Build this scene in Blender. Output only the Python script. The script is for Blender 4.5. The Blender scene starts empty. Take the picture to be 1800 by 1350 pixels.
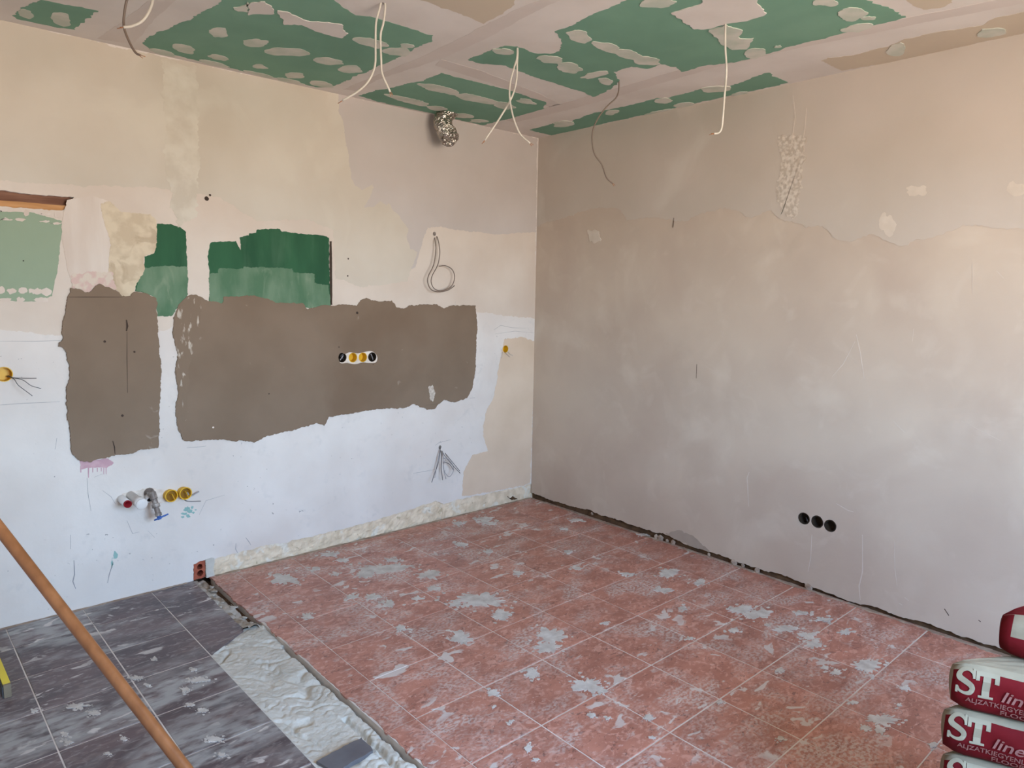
import bpy, bmesh, math, random
from mathutils import Vector, Matrix, noise
from mathutils.geometry import tessellate_polygon

# ------------------------------------------------------------------ camera, world, light, exposure
SC = bpy.context.scene
COL = SC.collection
H = 2.7                                                     # ceiling height
FPX, YAW, PITCH, ROLL = 1235.645, 0.839592, -0.130120, 0.0176844
CAM = Vector((-3.67297, -3.85023, 1.58357))
_d = Vector((math.cos(PITCH)*math.cos(YAW), math.cos(PITCH)*math.sin(YAW), math.sin(PITCH)))
_r = _d.cross(Vector((0, 0, 1))).normalized()
_u = _r.cross(_d)
RR = _r*math.cos(ROLL) + _u*math.sin(ROLL)
UU = -_r*math.sin(ROLL) + _u*math.cos(ROLL)
DD = _d
cd = bpy.data.cameras.new('camera')
cam = bpy.data.objects.new('camera', cd)
COL.objects.link(cam)
cd.sensor_fit = 'HORIZONTAL'; cd.sensor_width = 36.0; cd.lens = FPX/1800*36.0
cd.clip_start = 0.02
M = Matrix((RR, UU, -DD)).transposed().to_4x4()
M.translation = CAM
cam.matrix_world = M
SC.camera = cam

SKY_UP = (0.37, 0.62, 1.0)
SKY_LOW = (0.66, 0.84, 1.0)
GROUND = (0.66, 0.57, 0.48)
SKY_STRENGTH = 17.0
world = bpy.data.worlds.new('sky'); SC.world = world
world.use_nodes = True
wn = world.node_tree.nodes; wl = world.node_tree.links
wn.clear()
wo = wn.new('ShaderNodeOutputWorld'); wb = wn.new('ShaderNodeBackground')
tc = wn.new('ShaderNodeTexCoord'); sx = wn.new('ShaderNodeSeparateXYZ')
rp = wn.new('ShaderNodeValToRGB'); mr = wn.new('ShaderNodeMapRange')
wl.new(tc.outputs['Generated'], sx.inputs[0]); wl.new(sx.outputs['Z'], mr.inputs[0])
mr.inputs[1].default_value = -1; mr.inputs[2].default_value = 1
wl.new(mr.outputs[0], rp.inputs[0]); wl.new(rp.outputs[0], wb.inputs[0]); wl.new(wb.outputs[0], wo.inputs[0])
e = rp.color_ramp.elements
e[0].position = 0.0; e[0].color = (*[c*0.75 for c in GROUND], 1)
e[1].position = 1.0; e[1].color = (*SKY_UP, 1)
for pos, c in ((0.485, GROUND), (0.51, SKY_LOW), (0.70, SKY_UP)):
    k = e.new(pos); k.color = (*c, 1)
wb.inputs[1].default_value = SKY_STRENGTH

SC.view_settings.view_transform = 'Standard'
SC.view_settings.look = 'None'
SC.view_settings.gamma = 1.0
SC.view_settings.use_curve_mapping = False
SC.view_settings.exposure = 0.90
try:
    SC.cycles.max_bounces = 8; SC.cycles.diffuse_bounces = 5; SC.cycles.adaptive_threshold = 0.02; SC.cycles.use_denoising = True
    SC.cycles.sample_clamp_indirect = 8.0
except Exception:
    pass

XL, YB = -4.25, -4.75                                       # side wall and back wall of the room
WINDOWS = [(-3.00, -1.25, 0.85, 2.35)]     # opening in the back wall: x0, x1, z0, z1
for (x0, x1, z0, z1) in WINDOWS:                            # daylight portal in the window opening
    ld = bpy.data.lights.new('window_daylight', 'AREA'); lo = bpy.data.objects.new('window_daylight', ld)
    COL.objects.link(lo)
    ld.shape = 'RECTANGLE'; ld.size = x1-x0; ld.size_y = z1-z0
    lo.location = ((x0+x1)/2, YB-0.20, (z0+z1)/2)
    lo.rotation_euler = (math.pi/2, 0, 0)                   # shines along +y
    ld.cycles.is_portal = True

# ------------------------------------------------------------------ measuring helpers: photo pixel -> point on a real plane
def ray(x, y):
    return DD + RR*((x-900)/FPX) - UU*((y-675)/FPX)
def on(x, y, axis, val):
    v = ray(x, y)
    return CAM + v*((val-CAM[axis])/v[axis])
def LW(x, y):
    q = on(x, y, 1, 0.0); return (q.x, q.z)
def RW(x, y):
    q = on(x, y, 0, 0.0); return (q.y, q.z)
def FL(x, y):
    q = on(x, y, 2, 0.0); return (q.x, q.y)
def CE(x, y):
    q = on(x, y, 2, H); return (q.x, q.y)
def at(x, y, depth):
    return CAM + ray(x, y)*depth

# ------------------------------------------------------------------ object helpers
def tag(o, label=None, cat=None, group=None, kind=None):
    if label: o['label'] = label
    if cat: o['category'] = cat
    if group: o['group'] = group
    if kind: o['kind'] = kind
    return o
def link(name, me, mat=None, parent=None):
    o = bpy.data.objects.new(name, me); COL.objects.link(o)
    if mat is not None and not me.materials: me.materials.append(mat)
    if parent is not None: o.parent = parent
    return o
def mesh(name, verts, faces, mat=None, parent=None, smooth=False):
    me = bpy.data.meshes.new(name)
    me.from_pydata([tuple(v) for v in verts], [], faces)
    me.validate(); me.update()
    bm = bmesh.new(); bm.from_mesh(me); bmesh.ops.recalc_face_normals(bm, faces=bm.faces); bm.to_mesh(me); bm.free()
    if smooth:
        me.polygons.foreach_set('use_smooth', [True]*len(me.polygons))
    return link(name, me, mat, parent)
def empty(name, loc=(0, 0, 0)):
    o = bpy.data.objects.new(name, None); COL.objects.link(o); o.location = loc; o.empty_display_size = 0.05
    return o
def place(root):                                            # children of a located Empty are built in world space
    root_inv = Matrix.Translation(root.location).inverted()
    for ch in root.children:
        ch.matrix_parent_inverse = root_inv
def jag(poly, amp, step, seed=0, closed=True):
    """subdivide an outline and roughen it with three octaves of noise"""
    out = []
    n = len(poly); step = step*0.6
    for i in range(n if closed else n-1):
        a = Vector((*poly[i], 0)); b = Vector((*poly[(i+1) % n], 0))
        d = b-a; L = d.length
        if L < 1e-9: continue
        k = max(1, int(L/step)); nr = Vector((-d.y, d.x, 0))/L
        for j in range(k):
            p = a + d*(j/k)
            q = Vector((p.x, p.y, seed*7.13))
            o = noise.noise(q/(step*9))*1.1 + noise.noise(q/(step*3.2)+Vector((9, 3, 1)))*0.9 + noise.noise(q/(step*1.25)+Vector((2, 7, 5)))*0.9
            w = amp if j else amp*0.6
            r = p + nr*o*w
            out.append((r.x, r.y))
    if not closed: out.append(tuple(poly[-1]))
    return out
def smooth_loop(pts, k=6):
    """closed Catmull-Rom through 2D points"""
    out = []; n = len(pts)
    for i in range(n):
        p0, p1, p2, p3 = (Vector(pts[(i+j-1) % n]) for j in range(4))
        for s in range(k):
            t = s/k
            q = 0.5*((2*p1)+(p2-p0)*t+(2*p0-5*p1+4*p2-p3)*t*t+(-p0+3*p1-3*p2+p3)*t**3)
            out.append((q.x, q.y))
    return out
P_LEFT = lambda a, b, h: (a, -h, b)          # h = how far the piece stands proud of its surface
P_RIGHT = lambda a, b, h: (-h, a, b)
P_CEIL = lambda a, b, h: (a, b, H-h)
P_FLOOR = lambda a, b, h: (a, b, h)
def prism(name, poly, to3, h0, h1, mat, parent=None):
    """an outline on a surface, from height h0 to height h1"""
    n = len(poly)
    v = [to3(a, b, h1) for a, b in poly] + [to3(a, b, h0) for a, b in poly]
    f = [tuple(range(n))] + [(i, (i+1) % n, n+(i+1) % n, n+i) for i in range(n)]
    return mesh(name, v, f, mat, parent)
def slab(name, outer, holes, to3, thick, mat, parent=None, hole_depth=None, through=False):
    """a plane with holes whose rims run back to their own depth"""
    loops = [[Vector((a, b, 0)) for a, b in outer]] + [[Vector((a, b, 0)) for a, b in h] for h in holes]
    tris = tessellate_polygon(loops)
    flat = [p for lp in loops for p in lp]
    v = [to3(p.x, p.y, 0) for p in flat]; f = [tuple(t) for t in tris]
    k = 0
    for li, lp in enumerate(loops):
        n = len(lp); b = len(v)
        dep = thick if li == 0 else hole_depth[li-1]
        v += [to3(p.x, p.y, -dep) for p in lp]
        f += [(k+i, k+(i+1) % n, b+(i+1) % n, b+i) for i in range(n)]
        k += n
    if through: return mesh(name, v, f, mat, parent)
    b = len(v)                                              # back
    v += [to3(a, bb, -thick) for a, bb in outer]; f.append(tuple(range(b, b+len(outer))))
    return mesh(name, v, f, mat, parent)
def circle(c, r, n=20, sq=1.0, ph=0.0):
    return [(c[0]+r*sq*math.cos(ph+2*math.pi*i/n), c[1]+r*math.sin(ph+2*math.pi*i/n)) for i in range(n)]
def catmull(pts, k=8):
    pts = [Vector(p) for p in pts]; out = []
    if len(pts) < 3: return pts
    q = [pts[0]*2-pts[1]] + pts + [pts[-1]*2-pts[-2]]
    for i in range(1, len(q)-2):
        p0, p1, p2, p3 = q[i-1:i+3]
        for s in range(k):
            t = s/k
            out.append(0.5*((2*p1)+(p2-p0)*t+(2*p0-5*p1+4*p2-p3)*t*t+(-p0+3*p1-3*p2+p3)*t**3))
    out.append(pts[-1]); return out
def tube_geo(path, rad, n=8, caps=True):
    v = []; f = []; m = len(path)
    rads = rad if isinstance(rad, (list, tuple)) else [rad]*m
    up = Vector((0.3, 0.2, 1)).normalized()
    for i, p in enumerate(path):
        t = (path[min(i+1, m-1)]-path[max(i-1, 0)]).normalized()
        a = t.cross(up)
        if a.length < 1e-3: a = t.cross(Vector((1, 0, 0)))
        a.normalize(); b = t.cross(a); up = b.cross(t) if False else up
        for j in range(n):
            w = 2*math.pi*j/n
            v.append(p + (a*math.cos(w)+b*math.sin(w))*rads[i])
    for i in range(m-1):
        for j in range(n):
            f.append((i*n+j, i*n+(j+1) % n, (i+1)*n+(j+1) % n, (i+1)*n+j))
    if caps:
        f.append(tuple(range(n))); f.append(tuple(range((m-1)*n, m*n)))
    return v, f
def tube(name, path, rad, mat, parent=None, n=8, smooth=True):
    v, f = tube_geo([Vector(p) for p in path], rad, n)
    return mesh(name, v, f, mat, parent, smooth)
def lathe(name, profile, origin, axis, mat, parent=None, n=24, smooth=True):
    """profile: list of (distance along axis, radius)"""
    axis = Vector(axis).normalized(); a = axis.orthogonal().normalized(); b = axis.cross(a); o = Vector(origin)
    v = []; f = []
    for s, r in profile:
        for j in range(n):
            w = 2*math.pi*j/n
            v.append(o + axis*s + (a*math.cos(w)+b*math.sin(w))*max(r, 1e-5))
    for i in range(len(profile)-1):
        for j in range(n):
            f.append((i*n+j, i*n+(j+1) % n, (i+1)*n+(j+1) % n, (i+1)*n+j))
    if profile[0] != profile[-1]:                           # a profile that closes on itself needs no lids
        f.append(tuple(range(n))); f.append(tuple(range((len(profile)-1)*n, len(profile)*n)))
    o_ = mesh(name, v, f, mat, parent, smooth)
    return o_
def box(name, o, e1, e2, e3, mat, parent=None):
    o, e1, e2, e3 = map(Vector, (o, e1, e2, e3))
    v = [o+e1*i+e2*j+e3*k for k in (0, 1) for j in (0, 1) for i in (0, 1)]
    f = [(0, 1, 3, 2), (4, 5, 7, 6), (0, 1, 5, 4), (2, 3, 7, 6), (0, 2, 6, 4), (1, 3, 7, 5)]
    return mesh(name, v, f, mat, parent)

# ------------------------------------------------------------------ materials
def lin(c):
    return tuple((x/255/12.92 if x/255 <= 0.04045 else ((x/255+0.055)/1.055)**2.4) for x in c)
def mat(name, a, b=None, scale=3.0, lo=0.35, hi=0.65, detail=4, rough=0.85, bump=0.0, bscale=40.0, bdist=0.004,
        layers=(), metal=0.0, stretch=(1, 1, 1), vary=0.0, spec=0.3):
    m = bpy.data.materials.new(name); m.use_nodes = True
    nt = m.node_tree; N = nt.nodes; K = nt.links
    bs = N['Principled BSDF']
    bs.inputs['Roughness'].default_value = rough; bs.inputs['Metallic'].default_value = metal
    bs.inputs['Specular IOR Level'].default_value = spec
    g = N.new('ShaderNodeNewGeometry'); vm = N.new('ShaderNodeVectorMath'); vm.operation = 'MULTIPLY'
    vm.inputs[1].default_value = stretch; K.new(g.outputs['Position'], vm.inputs[0])
    def nz(sc, det, lo_, hi_, dist=0.0, vec=None, off=0.0):
        n = N.new('ShaderNodeTexNoise'); n.inputs['Scale'].default_value = sc; n.inputs['Detail'].default_value = det
        n.inputs['Distortion'].default_value = dist
        ad = N.new('ShaderNodeVectorMath'); ad.operation = 'ADD'; ad.inputs[1].default_value = (off, off*1.7, off*0.3)
        K.new(vm.outputs[0], ad.inputs[0]); K.new(ad.outputs[0], n.inputs['Vector'])
        r = N.new('ShaderNodeMapRange'); r.inputs[1].default_value = lo_; r.inputs[2].default_value = hi_
        K.new(n.outputs['Fac'], r.inputs[0]); return r.outputs[0]
    def mix(fac, c1, c2):
        x = N.new('ShaderNodeMix'); x.data_type = 'RGBA'
        if isinstance(fac, float): x.inputs[0].default_value = fac
        else: K.new(fac, x.inputs[0])
        for s, c in ((6, c1), (7, c2)):
            if isinstance(c, tuple): x.inputs[s].default_value = (*c, 1)
            else: K.new(c, x.inputs[s])
        return x.outputs[2]
    if b is None: cur = lin(a)
    else: cur = mix(nz(scale, detail, lo, hi), lin(a), lin(b))
    for i, L in enumerate(layers):                          # (colour, scale, lo, hi, strength, distortion[, second scale, lo, hi])
        fac = nz(L[1], 4, L[2], L[3], L[5], off=13.7*(i+1))
        if len(L) > 6:
            f2 = nz(L[6], 3, L[7], L[8], 0.0, off=5.1*(i+1)); mm = N.new('ShaderNodeMath'); mm.operation = 'MULTIPLY'
            K.new(fac, mm.inputs[0]); K.new(f2, mm.inputs[1]); fac = mm.outputs[0]
        ms = N.new('ShaderNodeMath'); ms.operation = 'MULTIPLY'; ms.inputs[1].default_value = L[4]; ms.use_clamp = True
        K.new(fac, ms.inputs[0]); cur = mix(ms.outputs[0], cur, lin(L[0]))
    if vary:
        oi = N.new('ShaderNodeObjectInfo'); r = N.new('ShaderNodeMapRange')
        r.inputs[3].default_value = 1-vary; r.inputs[4].default_value = 1+vary*0.6
        K.new(oi.outputs['Random'], r.inputs[0])
        hs = N.new('ShaderNodeHueSaturation'); K.new(r.outputs[0], hs.inputs['Value'])
        if isinstance(cur, tuple): hs.inputs['Color'].default_value = (*cur, 1)
        else: K.new(cur, hs.inputs['Color'])
        cur = hs.outputs[0]
    if isinstance(cur, tuple): bs.inputs['Base Color'].default_value = (*cur, 1)
    else: K.new(cur, bs.inputs['Base Color'])
    if bump:
        n = N.new('ShaderNodeTexNoise'); n.inputs['Scale'].default_value = bscale; n.inputs['Detail'].default_value = 4
        K.new(vm.outputs[0], n.inputs['Vector'])
        bp = N.new('ShaderNodeBump'); bp.inputs['Strength'].default_value = bump; bp.inputs['Distance'].default_value = bdist
        K.new(n.outputs['Fac'], bp.inputs['Height']); K.new(bp.outputs[0], bs.inputs['Normal'])
    return m
MT = {}
MT['white'] = mat('white_plaster', (226, 219, 212), (214, 205, 197), 2.2, bump=0.35, bscale=12, bdist=0.008,
                  layers=[((208, 194, 184), 1.3, 0.50, 0.66, 0.45, 0.4), ((186, 182, 179), 5.0, 0.56, 0.72, 0.30, 1.4, 26, 0.46, 0.60), ((128, 124, 122), 48, 0.70, 0.73, 0.8, 0.2, 3, 0.45, 0.6)])
MT['tan'] = mat('tan_skim', (210, 201, 187), (199, 188, 172), 1.8, bump=0.25, bscale=10, bdist=0.006,
                layers=[((213, 205, 190), 2.5, 0.55, 0.7, 0.6, 0.8)])
MT['greyskim'] = mat('grey_pink_skim', (200, 191, 185), (192, 182, 175), 2.0, bump=0.25, bscale=9, bdist=0.006)
MT['warm'] = mat('warm_beige_plaster', (219, 207, 194), (209, 195, 181), 2.4, bump=0.3, bscale=11, bdist=0.007, layers=[((204, 186, 170), 1.7, 0.5, 0.68, 0.5, 0.5)])
MT['tanlight'] = mat('pale_channel_filler', (212, 204, 189), (200, 190, 174), 9, 0.4, 0.6, bump=0.4, bscale=22, bdist=0.006)
MT['beige'] = mat('beige_old_paint', (218, 197, 175), (208, 186, 163), 3, bump=0.2, bscale=20)
MT['cream'] = mat('cream_old_plaster', (214, 198, 172), (198, 180, 154), 14, 0.42, 0.58, bump=0.6, bscale=45,
                  layers=[((176, 156, 130), 9, 0.58, 0.66, 0.6, 1.0)])
MT['smooth'] = mat('smooth_filler', (218, 206, 194), (206, 190, 176), 4, bump=0.2, bscale=12, stretch=(2.5, 1, 0.4))
MT['pinkrough'] = mat('pinkish_scraped_filler', (208, 180, 170), (212, 198, 182), 30, 0.45, 0.55, bump=0.5, bscale=60)
MT['cement'] = mat('brown_cement_render', (134, 115, 97), (124, 105, 87), 2.4, bump=0.25, bscale=25, bdist=0.003,
                   layers=[((110, 86, 66), 1.6, 0.52, 0.68, 0.35, 0.4), ((175, 165, 150), 12, 0.70, 0.76, 0.5, 0.5)])
MT['cementedge'] = mat('scuffed_cement', (130, 111, 93), (190, 178, 162), 26, 0.58, 0.66, bump=0.5, bscale=40, stretch=(1.6, 1, 0.6))
MT['green'] = mat('green_primer', (42, 84, 58), (52, 98, 68), 3, bump=0.15, bscale=30,
                  layers=[((86, 118, 92), 4, 0.56, 0.75, 0.4, 0.2)], stretch=(3, 1, 0.7))
MT['greenlight'] = mat('thin_green_primer', (112, 138, 112), (84, 118, 90), 5, 0.38, 0.62, bump=0.25, bscale=35,
                       layers=[((140, 156, 132), 7, 0.56, 0.70, 0.5, 1.2)], stretch=(2, 1, 0.8))
MT['greenboard'] = mat('grey_green_board', (150, 166, 142), (144, 160, 135), 2, bump=0.05, bscale=80)
MT['ceilgreen'] = mat('green_board_paper', (118, 158, 136), (108, 147, 127), 2.2, bump=0.05, bscale=60,
                      layers=[((132, 168, 147), 1.6, 0.5, 0.7, 0.4, 0.5)])
MT['ceiltan'] = mat('tan_board_paper', (198, 184, 164), (190, 176, 158), 2.0, bump=0.05, bscale=60)
MT['filler'] = mat('joint_filler', (218, 211, 205), (207, 199, 192), 3.2, bump=0.2, bscale=18, bdist=0.003)
MT['tape'] = mat('joint_tape_filler', (203, 193, 186), (209, 199, 192), 4, bump=0.2, bscale=22, bdist=0.003)
MT['spot'] = mat('filler_spot', (204, 202, 191), (184, 190, 176), 9, 0.4, 0.62, bump=0.3, bscale=30, bdist=0.003)
MT['rwall'] = mat('grey_beige_plaster', (199, 183, 166), (188, 171, 155), 1.6, bump=0.35, bscale=7, bdist=0.010,
                  layers=[((207, 193, 177), 2.6, 0.54, 0.70, 0.6, 0.6), ((180, 161, 146), 1.4, 0.52, 0.68, 0.5, 0.5), ((210, 197, 182), 5.5, 0.58, 0.72, 0.28, 0.8)])
MT['rupper'] = mat('greyer_upper_plaster', (196, 184, 172), (188, 176, 163), 1.6, bump=0.3, bscale=6, bdist=0.008,
                   layers=[((206, 197, 186), 2.0, 0.58, 0.70, 0.5, 0.6)])
MT['rrough'] = mat('scraped_rough_strip', (208, 197, 184), (184, 171, 157), 55, 0.42, 0.58, bump=1.0, bscale=30, bdist=0.006)
MT['smear'] = mat('pale_filler_smear', (210, 198, 184), (200, 187, 172), 12, bump=0.4, bscale=20)
MT['damp'] = mat('damp_grey_plaster', (162, 148, 135), (172, 157, 143), 8, bump=0.3, bscale=20)
MT['gap'] = mat('bare_brown_render', (112, 84, 60), (84, 62, 44), 18, bump=0.8, bscale=50)
MT['band'] = mat('rough_cream_band', (230, 213, 188), (212, 194, 168), 16, 0.40, 0.60, bump=0.8, bscale=40, bdist=0.006,
                 layers=[((228, 224, 212), 12, 0.56, 0.64, 0.7, 0.8), ((150, 132, 100), 24, 0.64, 0.70, 0.5, 0.4)])
DUST = (206, 198, 192)
MT['redtile'] = mat('red_brown_tile', (184, 126, 108), (160, 105, 89), 9, 0.36, 0.64, detail=6, rough=0.40, bump=0.15, bscale=40, bdist=0.002, vary=0.09, spec=0.5, stretch=(0.8, 1.2, 1),
                    layers=[((206, 156, 140), 22, 0.53, 0.63, 0.65, 1.6), ((112, 74, 68), 30, 0.60, 0.66, 0.7, 2.2), ((214, 178, 168), 60, 0.60, 0.68, 0.5, 0.8),
                            (DUST, 4.5, 0.47, 0.64, 0.62, 0.8, 75, 0.42, 0.58), (DUST, 14, 0.61, 0.65, 0.85, 0.6, 2.4, 0.44, 0.54)])
MT['darktile'] = mat('dark_plum_tile', (102, 84, 85), (82, 70, 73), 6, 0.38, 0.62, detail=6, rough=0.40, bump=0.15, bscale=40, bdist=0.002, vary=0.09, spec=0.5,
                     layers=[((126, 110, 106), 16, 0.55, 0.66, 0.6, 1.6), ((176, 175, 172), 2.2, 0.46, 0.60, 0.72, 1.0, 20, 0.34, 0.56), ((150, 146, 143), 40, 0.54, 0.64, 0.5, 0.8),
                             (DUST, 14, 0.62, 0.66, 0.85, 0.6, 2.4, 0.42, 0.54)], stretch=(0.6, 1.4, 1))
MT['offcut'] = mat('grey_tile_offcut', (112, 110, 112), (96, 92, 94), 8, bump=0.2, bscale=40)
MT['grout'] = mat('pale_grout', (216, 207, 199), (198, 187, 178), 8, bump=0.3, bscale=60)
MT['splat'] = mat('dried_plaster_splash', (208, 203, 196), (184, 176, 168), 18, bump=0.5, bscale=60)
MT['dustline'] = mat('settled_dust', (176, 158, 142), (150, 130, 114), 14, 0.4, 0.6, bump=0.5, bscale=60)
MT['mortar'] = mat('grey_mortar', (204, 200, 190), (190, 186, 176), 9, bump=0.8, bscale=55, bdist=0.006, rough=0.95, spec=0.05,
                   layers=[((214, 211, 203), 6, 0.55, 0.68, 0.6, 0.8)])
MT['channel'] = mat('channel_mortar', (178, 172, 164), (140, 124, 106), 12, 0.45, 0.62, bump=0.8, bscale=40, bdist=0.008)
MT['brick'] = mat('terracotta_brick', (176, 96, 72), (150, 78, 60), 25, bump=0.7, bscale=60)
MT['black'] = mat('dark_hollow', (24, 18, 14), (34, 26, 20), 20)
MT['hole'] = mat('dark_socket_inside', (58, 44, 30), (40, 30, 22), 20)
MT['yellow'] = mat('yellow_plastic', (226, 178, 28), (214, 164, 22), 12, rough=0.45, spec=0.5)
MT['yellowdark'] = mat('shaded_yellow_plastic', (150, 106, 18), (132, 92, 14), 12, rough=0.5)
MT['gypsum'] = mat('white_gypsum', (232, 220, 208), (210, 196, 182), 30, bump=0.6, bscale=60)
MT['cablew'] = mat('white_cable_sheath', (206, 200, 188), (190, 184, 172), 20, rough=0.5, spec=0.5)
MT['cabled'] = mat('grey_cable_sheath', (120, 104, 92), (108, 94, 84), 20, rough=0.5, spec=0.5)
MT['wire'] = mat('thin_dark_wire', (84, 82, 84), (98, 96, 98), 20, rough=0.5)
MT['wirew'] = mat('thin_pale_wire', (170, 166, 168), (150, 146, 148), 20, rough=0.5)
MT['copper'] = mat('bare_copper', (180, 130, 96), rough=0.4, metal=0.8)
MT['foil'] = mat('aluminium_foil', (196, 190, 180), (170, 164, 154), 25, rough=0.22, metal=1.0, bump=0.9, bscale=45, bdist=0.012)
MT['wood'] = mat('brown_wood_beam', (150, 110, 88), (116, 80, 62), 6, 0.40, 0.60, detail=5, bump=0.6, bscale=20, stretch=(0.5, 4, 5))
MT['lath'] = mat('orange_pine_lath', (206, 156, 106), (186, 136, 88), 6, 0.40, 0.60, bump=0.4, bscale=20, stretch=(0.5, 4, 6))
MT['handle'] = mat('varnished_pine', (146, 94, 56), (124, 76, 42), 5, 0.35, 0.65, detail=5, rough=0.38, spec=0.5, stretch=(6, 6, 0.9))
MT['pipe'] = mat('white_pipe_plastic', (222, 218, 214), (210, 206, 202), 12, rough=0.5, spec=0.5)
MT['redpipe'] = mat('red_pipe_end', (150, 30, 38), (130, 24, 32), 12, rough=0.5)
MT['valve'] = mat('dusty_brass_valve', (176, 168, 160), (128, 118, 112), 30, 0.42, 0.58, rough=0.5, metal=0.3, bump=0.4, bscale=60)
MT['blue'] = mat('blue_lever', (52, 92, 168), (70, 108, 176), 30, rough=0.45)
MT['pink'] = mat('pink_primer', (204, 168, 174), (194, 156, 163), 20, 0.42, 0.58)
MT['teal'] = mat('teal_paint_smear', (132, 172, 166), (150, 184, 178), 20)
MT['pencil'] = mat('dark_scratch', (150, 147, 147), (166, 162, 162), 20)
MT['lightmark'] = mat('trowel_ridge', (206, 194, 182), (196, 184, 172), 20)
MT['crack'] = mat('crack_line', (60, 48, 40), (72, 58, 48), 20)
MT['bagpaper'] = mat('pale_bag_paper', (134, 121, 100), (118, 106, 88), 8, bump=0.4, bscale=24, bdist=0.006)
MT['bagred'] = mat('red_bag_print', (94, 8, 14), (82, 6, 11), 8, rough=0.8, spec=0.15, bump=0.3, bscale=24, bdist=0.006)
MT['baglet'] = mat('pale_bag_lettering', (138, 126, 104), (128, 117, 97), 12, rough=0.7)
MT['bagpink'] = mat('small_bag_lettering', (138, 92, 84), (130, 85, 78), 12, rough=0.7)
MT['levely'] = mat('yellow_enamel', (228, 206, 34), (220, 196, 28), 10, rough=0.4, spec=0.5)
MT['level_shadow'] = mat('level_shadow_grey', (62, 64, 66), (78, 80, 82), 30, rough=0.5)  # dark grey standing in for the shadow beside the spirit level
MT['outside'] = mat('plain_outer_wall', (220, 212, 202), (212, 203, 192), 2)
MT['frame'] = mat('white_window_frame', (224, 222, 218), rough=0.5)

# ------------------------------------------------------------------ left wall (the wall on the left of the photo, plane y = 0)
R = random.Random(7)
wall_bottom_px = [(338, 1019), (340, 992), (352, 986), (372, 984), (450, 963), (520, 949), (560, 940), (640, 920), (700, 902), (752, 885), (766, 880),
                  (780, 887), (800, 879), (870, 865), (910, 857), (932, 851)]
edge = [LW(*q) for q in wall_bottom_px]
edge[0] = (edge[0][0], 0.0)
edge_j = jag(edge, 0.006, 0.02, 3, closed=False)
edge_j[-1] = (0.0, edge_j[-1][1])
outer = [(XL-0.1, H+0.05), (XL-0.1, -0.05), (edge_j[0][0], -0.05)] + edge_j + [(0.06, edge_j[-1][1]), (0.06, H+0.05)]
beam_hole = [LW(*q) for q in [(-70, 328), (0, 335), (60, 341), (131, 347), (120, 358), (112, 369), (60, 367), (0, 363), (-70, 357)]]
beam_hole_j = jag(beam_hole, 0.004, 0.015, 5)
SOCK = {}                                                   # recessed round boxes on the left wall: centre on the wall, radius
def sock(key, px, r): SOCK[key] = (LW(*px), r)
sock('gang1', (601, 628.5), 0.030); sock('gang2', (620, 628.5), 0.030); sock('gang3', (637.5, 628), 0.030); sock('gang4', (654, 627.5), 0.030)
sock('leftbox', (7, 658), 0.034); sock('single', (888.5, 613.5), 0.027)
sock('cablehole', (763.5, 411), 0.013); sock('bundlehole', (773.5, 786), 0.012)
holes = [beam_hole_j] + [circle(c, r, 20) for c, r in SOCK.values()]
wall_left = slab('wall_left', outer, holes, P_LEFT, 0.16, MT['white'], None, [0.07] + [0.055]*len(SOCK))
tag(wall_left, 'pale patched wall with brown and green areas left of the corner', 'wall', kind='structure')
def lpatch(name, px, mat_, h, amp=0.006, step=0.012, seed=1, h0=-0.003):
    pts = [LW(*q) for q in px]; amp *= 1.15
    return prism(name, jag(pts, amp, step, seed), P_LEFT, h0, h, MT[mat_], wall_left)
# warm beige band and large skim zones, lowest first
TAN = [(-120, 4), (0, 35), (250, 92), (465, 137), (594, 165), (596, 200), (603, 216), (609, 253), (613, 284), (617, 311), (623, 324), (637, 334), (654, 324), (658, 330),
       (650, 351), (640, 364), (657, 363), (668, 354), (679, 362), (683, 357), (689, 368), (701, 378), (718, 402), (714, 416), (721, 438), (734, 443), (728, 458),
       (715, 495), (640, 505), (590, 490), (585, 405), (540, 385), (450, 388), (380, 345), (250, 328), (120, 325), (0, 318), (-120, 308)]
WARM = [(-120, 296), (120, 318), (250, 320), (380, 335), (600, 380), (720, 380), (942, 400), (941, 560), (900, 556), (838, 548), (820, 560), (330, 560), (280, 585), (270, 590), (115, 590), (0, 580), (-120, 575)]
slab('warm_band', jag([LW(*q) for q in WARM], 0.007, 0.014, 1), [beam_hole_j, circle(SOCK['cablehole'][0], .013, 20)], lambda a, b, h: (a, -0.0004-h, b), 0.0006, MT['warm'], wall_left, [0.0006, 0.0006], True)  # warmer beige tone across the upper part of the wall
lpatch('skim_coat', [(580, 162), (700, 188), (800, 210), (944, 243), (942, 408), (870, 412), (800, 404), (775, 398), (752, 400), (742, 425), (730, 470), (690, 480), (600, 300)], 'greyskim', 0.0007, 0.005, 0.014, 3)
lpatch('skim_coat', TAN, 'tan', 0.0012, 0.006, 0.014, 2)
lpatch('filled_channel', [(285, 103), (345, 117), (350, 250), (346, 382), (312, 400), (292, 300)], 'tanlight', 0.0020, 0.010, 0.014, 4)
OLD = [(886, 596), (877, 644), (869, 695), (855, 723), (849, 759), (858, 793), (830, 800), (815, 830), (812, 872), (870, 863), (932, 850), (941, 600), (915, 592)]
slab('old_paint', jag([LW(*q) for q in OLD], 0.007, 0.014, 6), [circle(SOCK['single'][0], .027, 20)], lambda a, b, h: (a, -0.0010-h, b), 0.0012, MT['beige'], wall_left, [0.0012], True)
lpatch('smooth_filler', [(118, 352), (160, 343), (190, 354), (194, 426), (192, 482), (170, 498), (128, 508), (118, 470), (108, 420), (112, 372)], 'smooth', 0.0024, 0.004, 0.012, 8)
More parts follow.
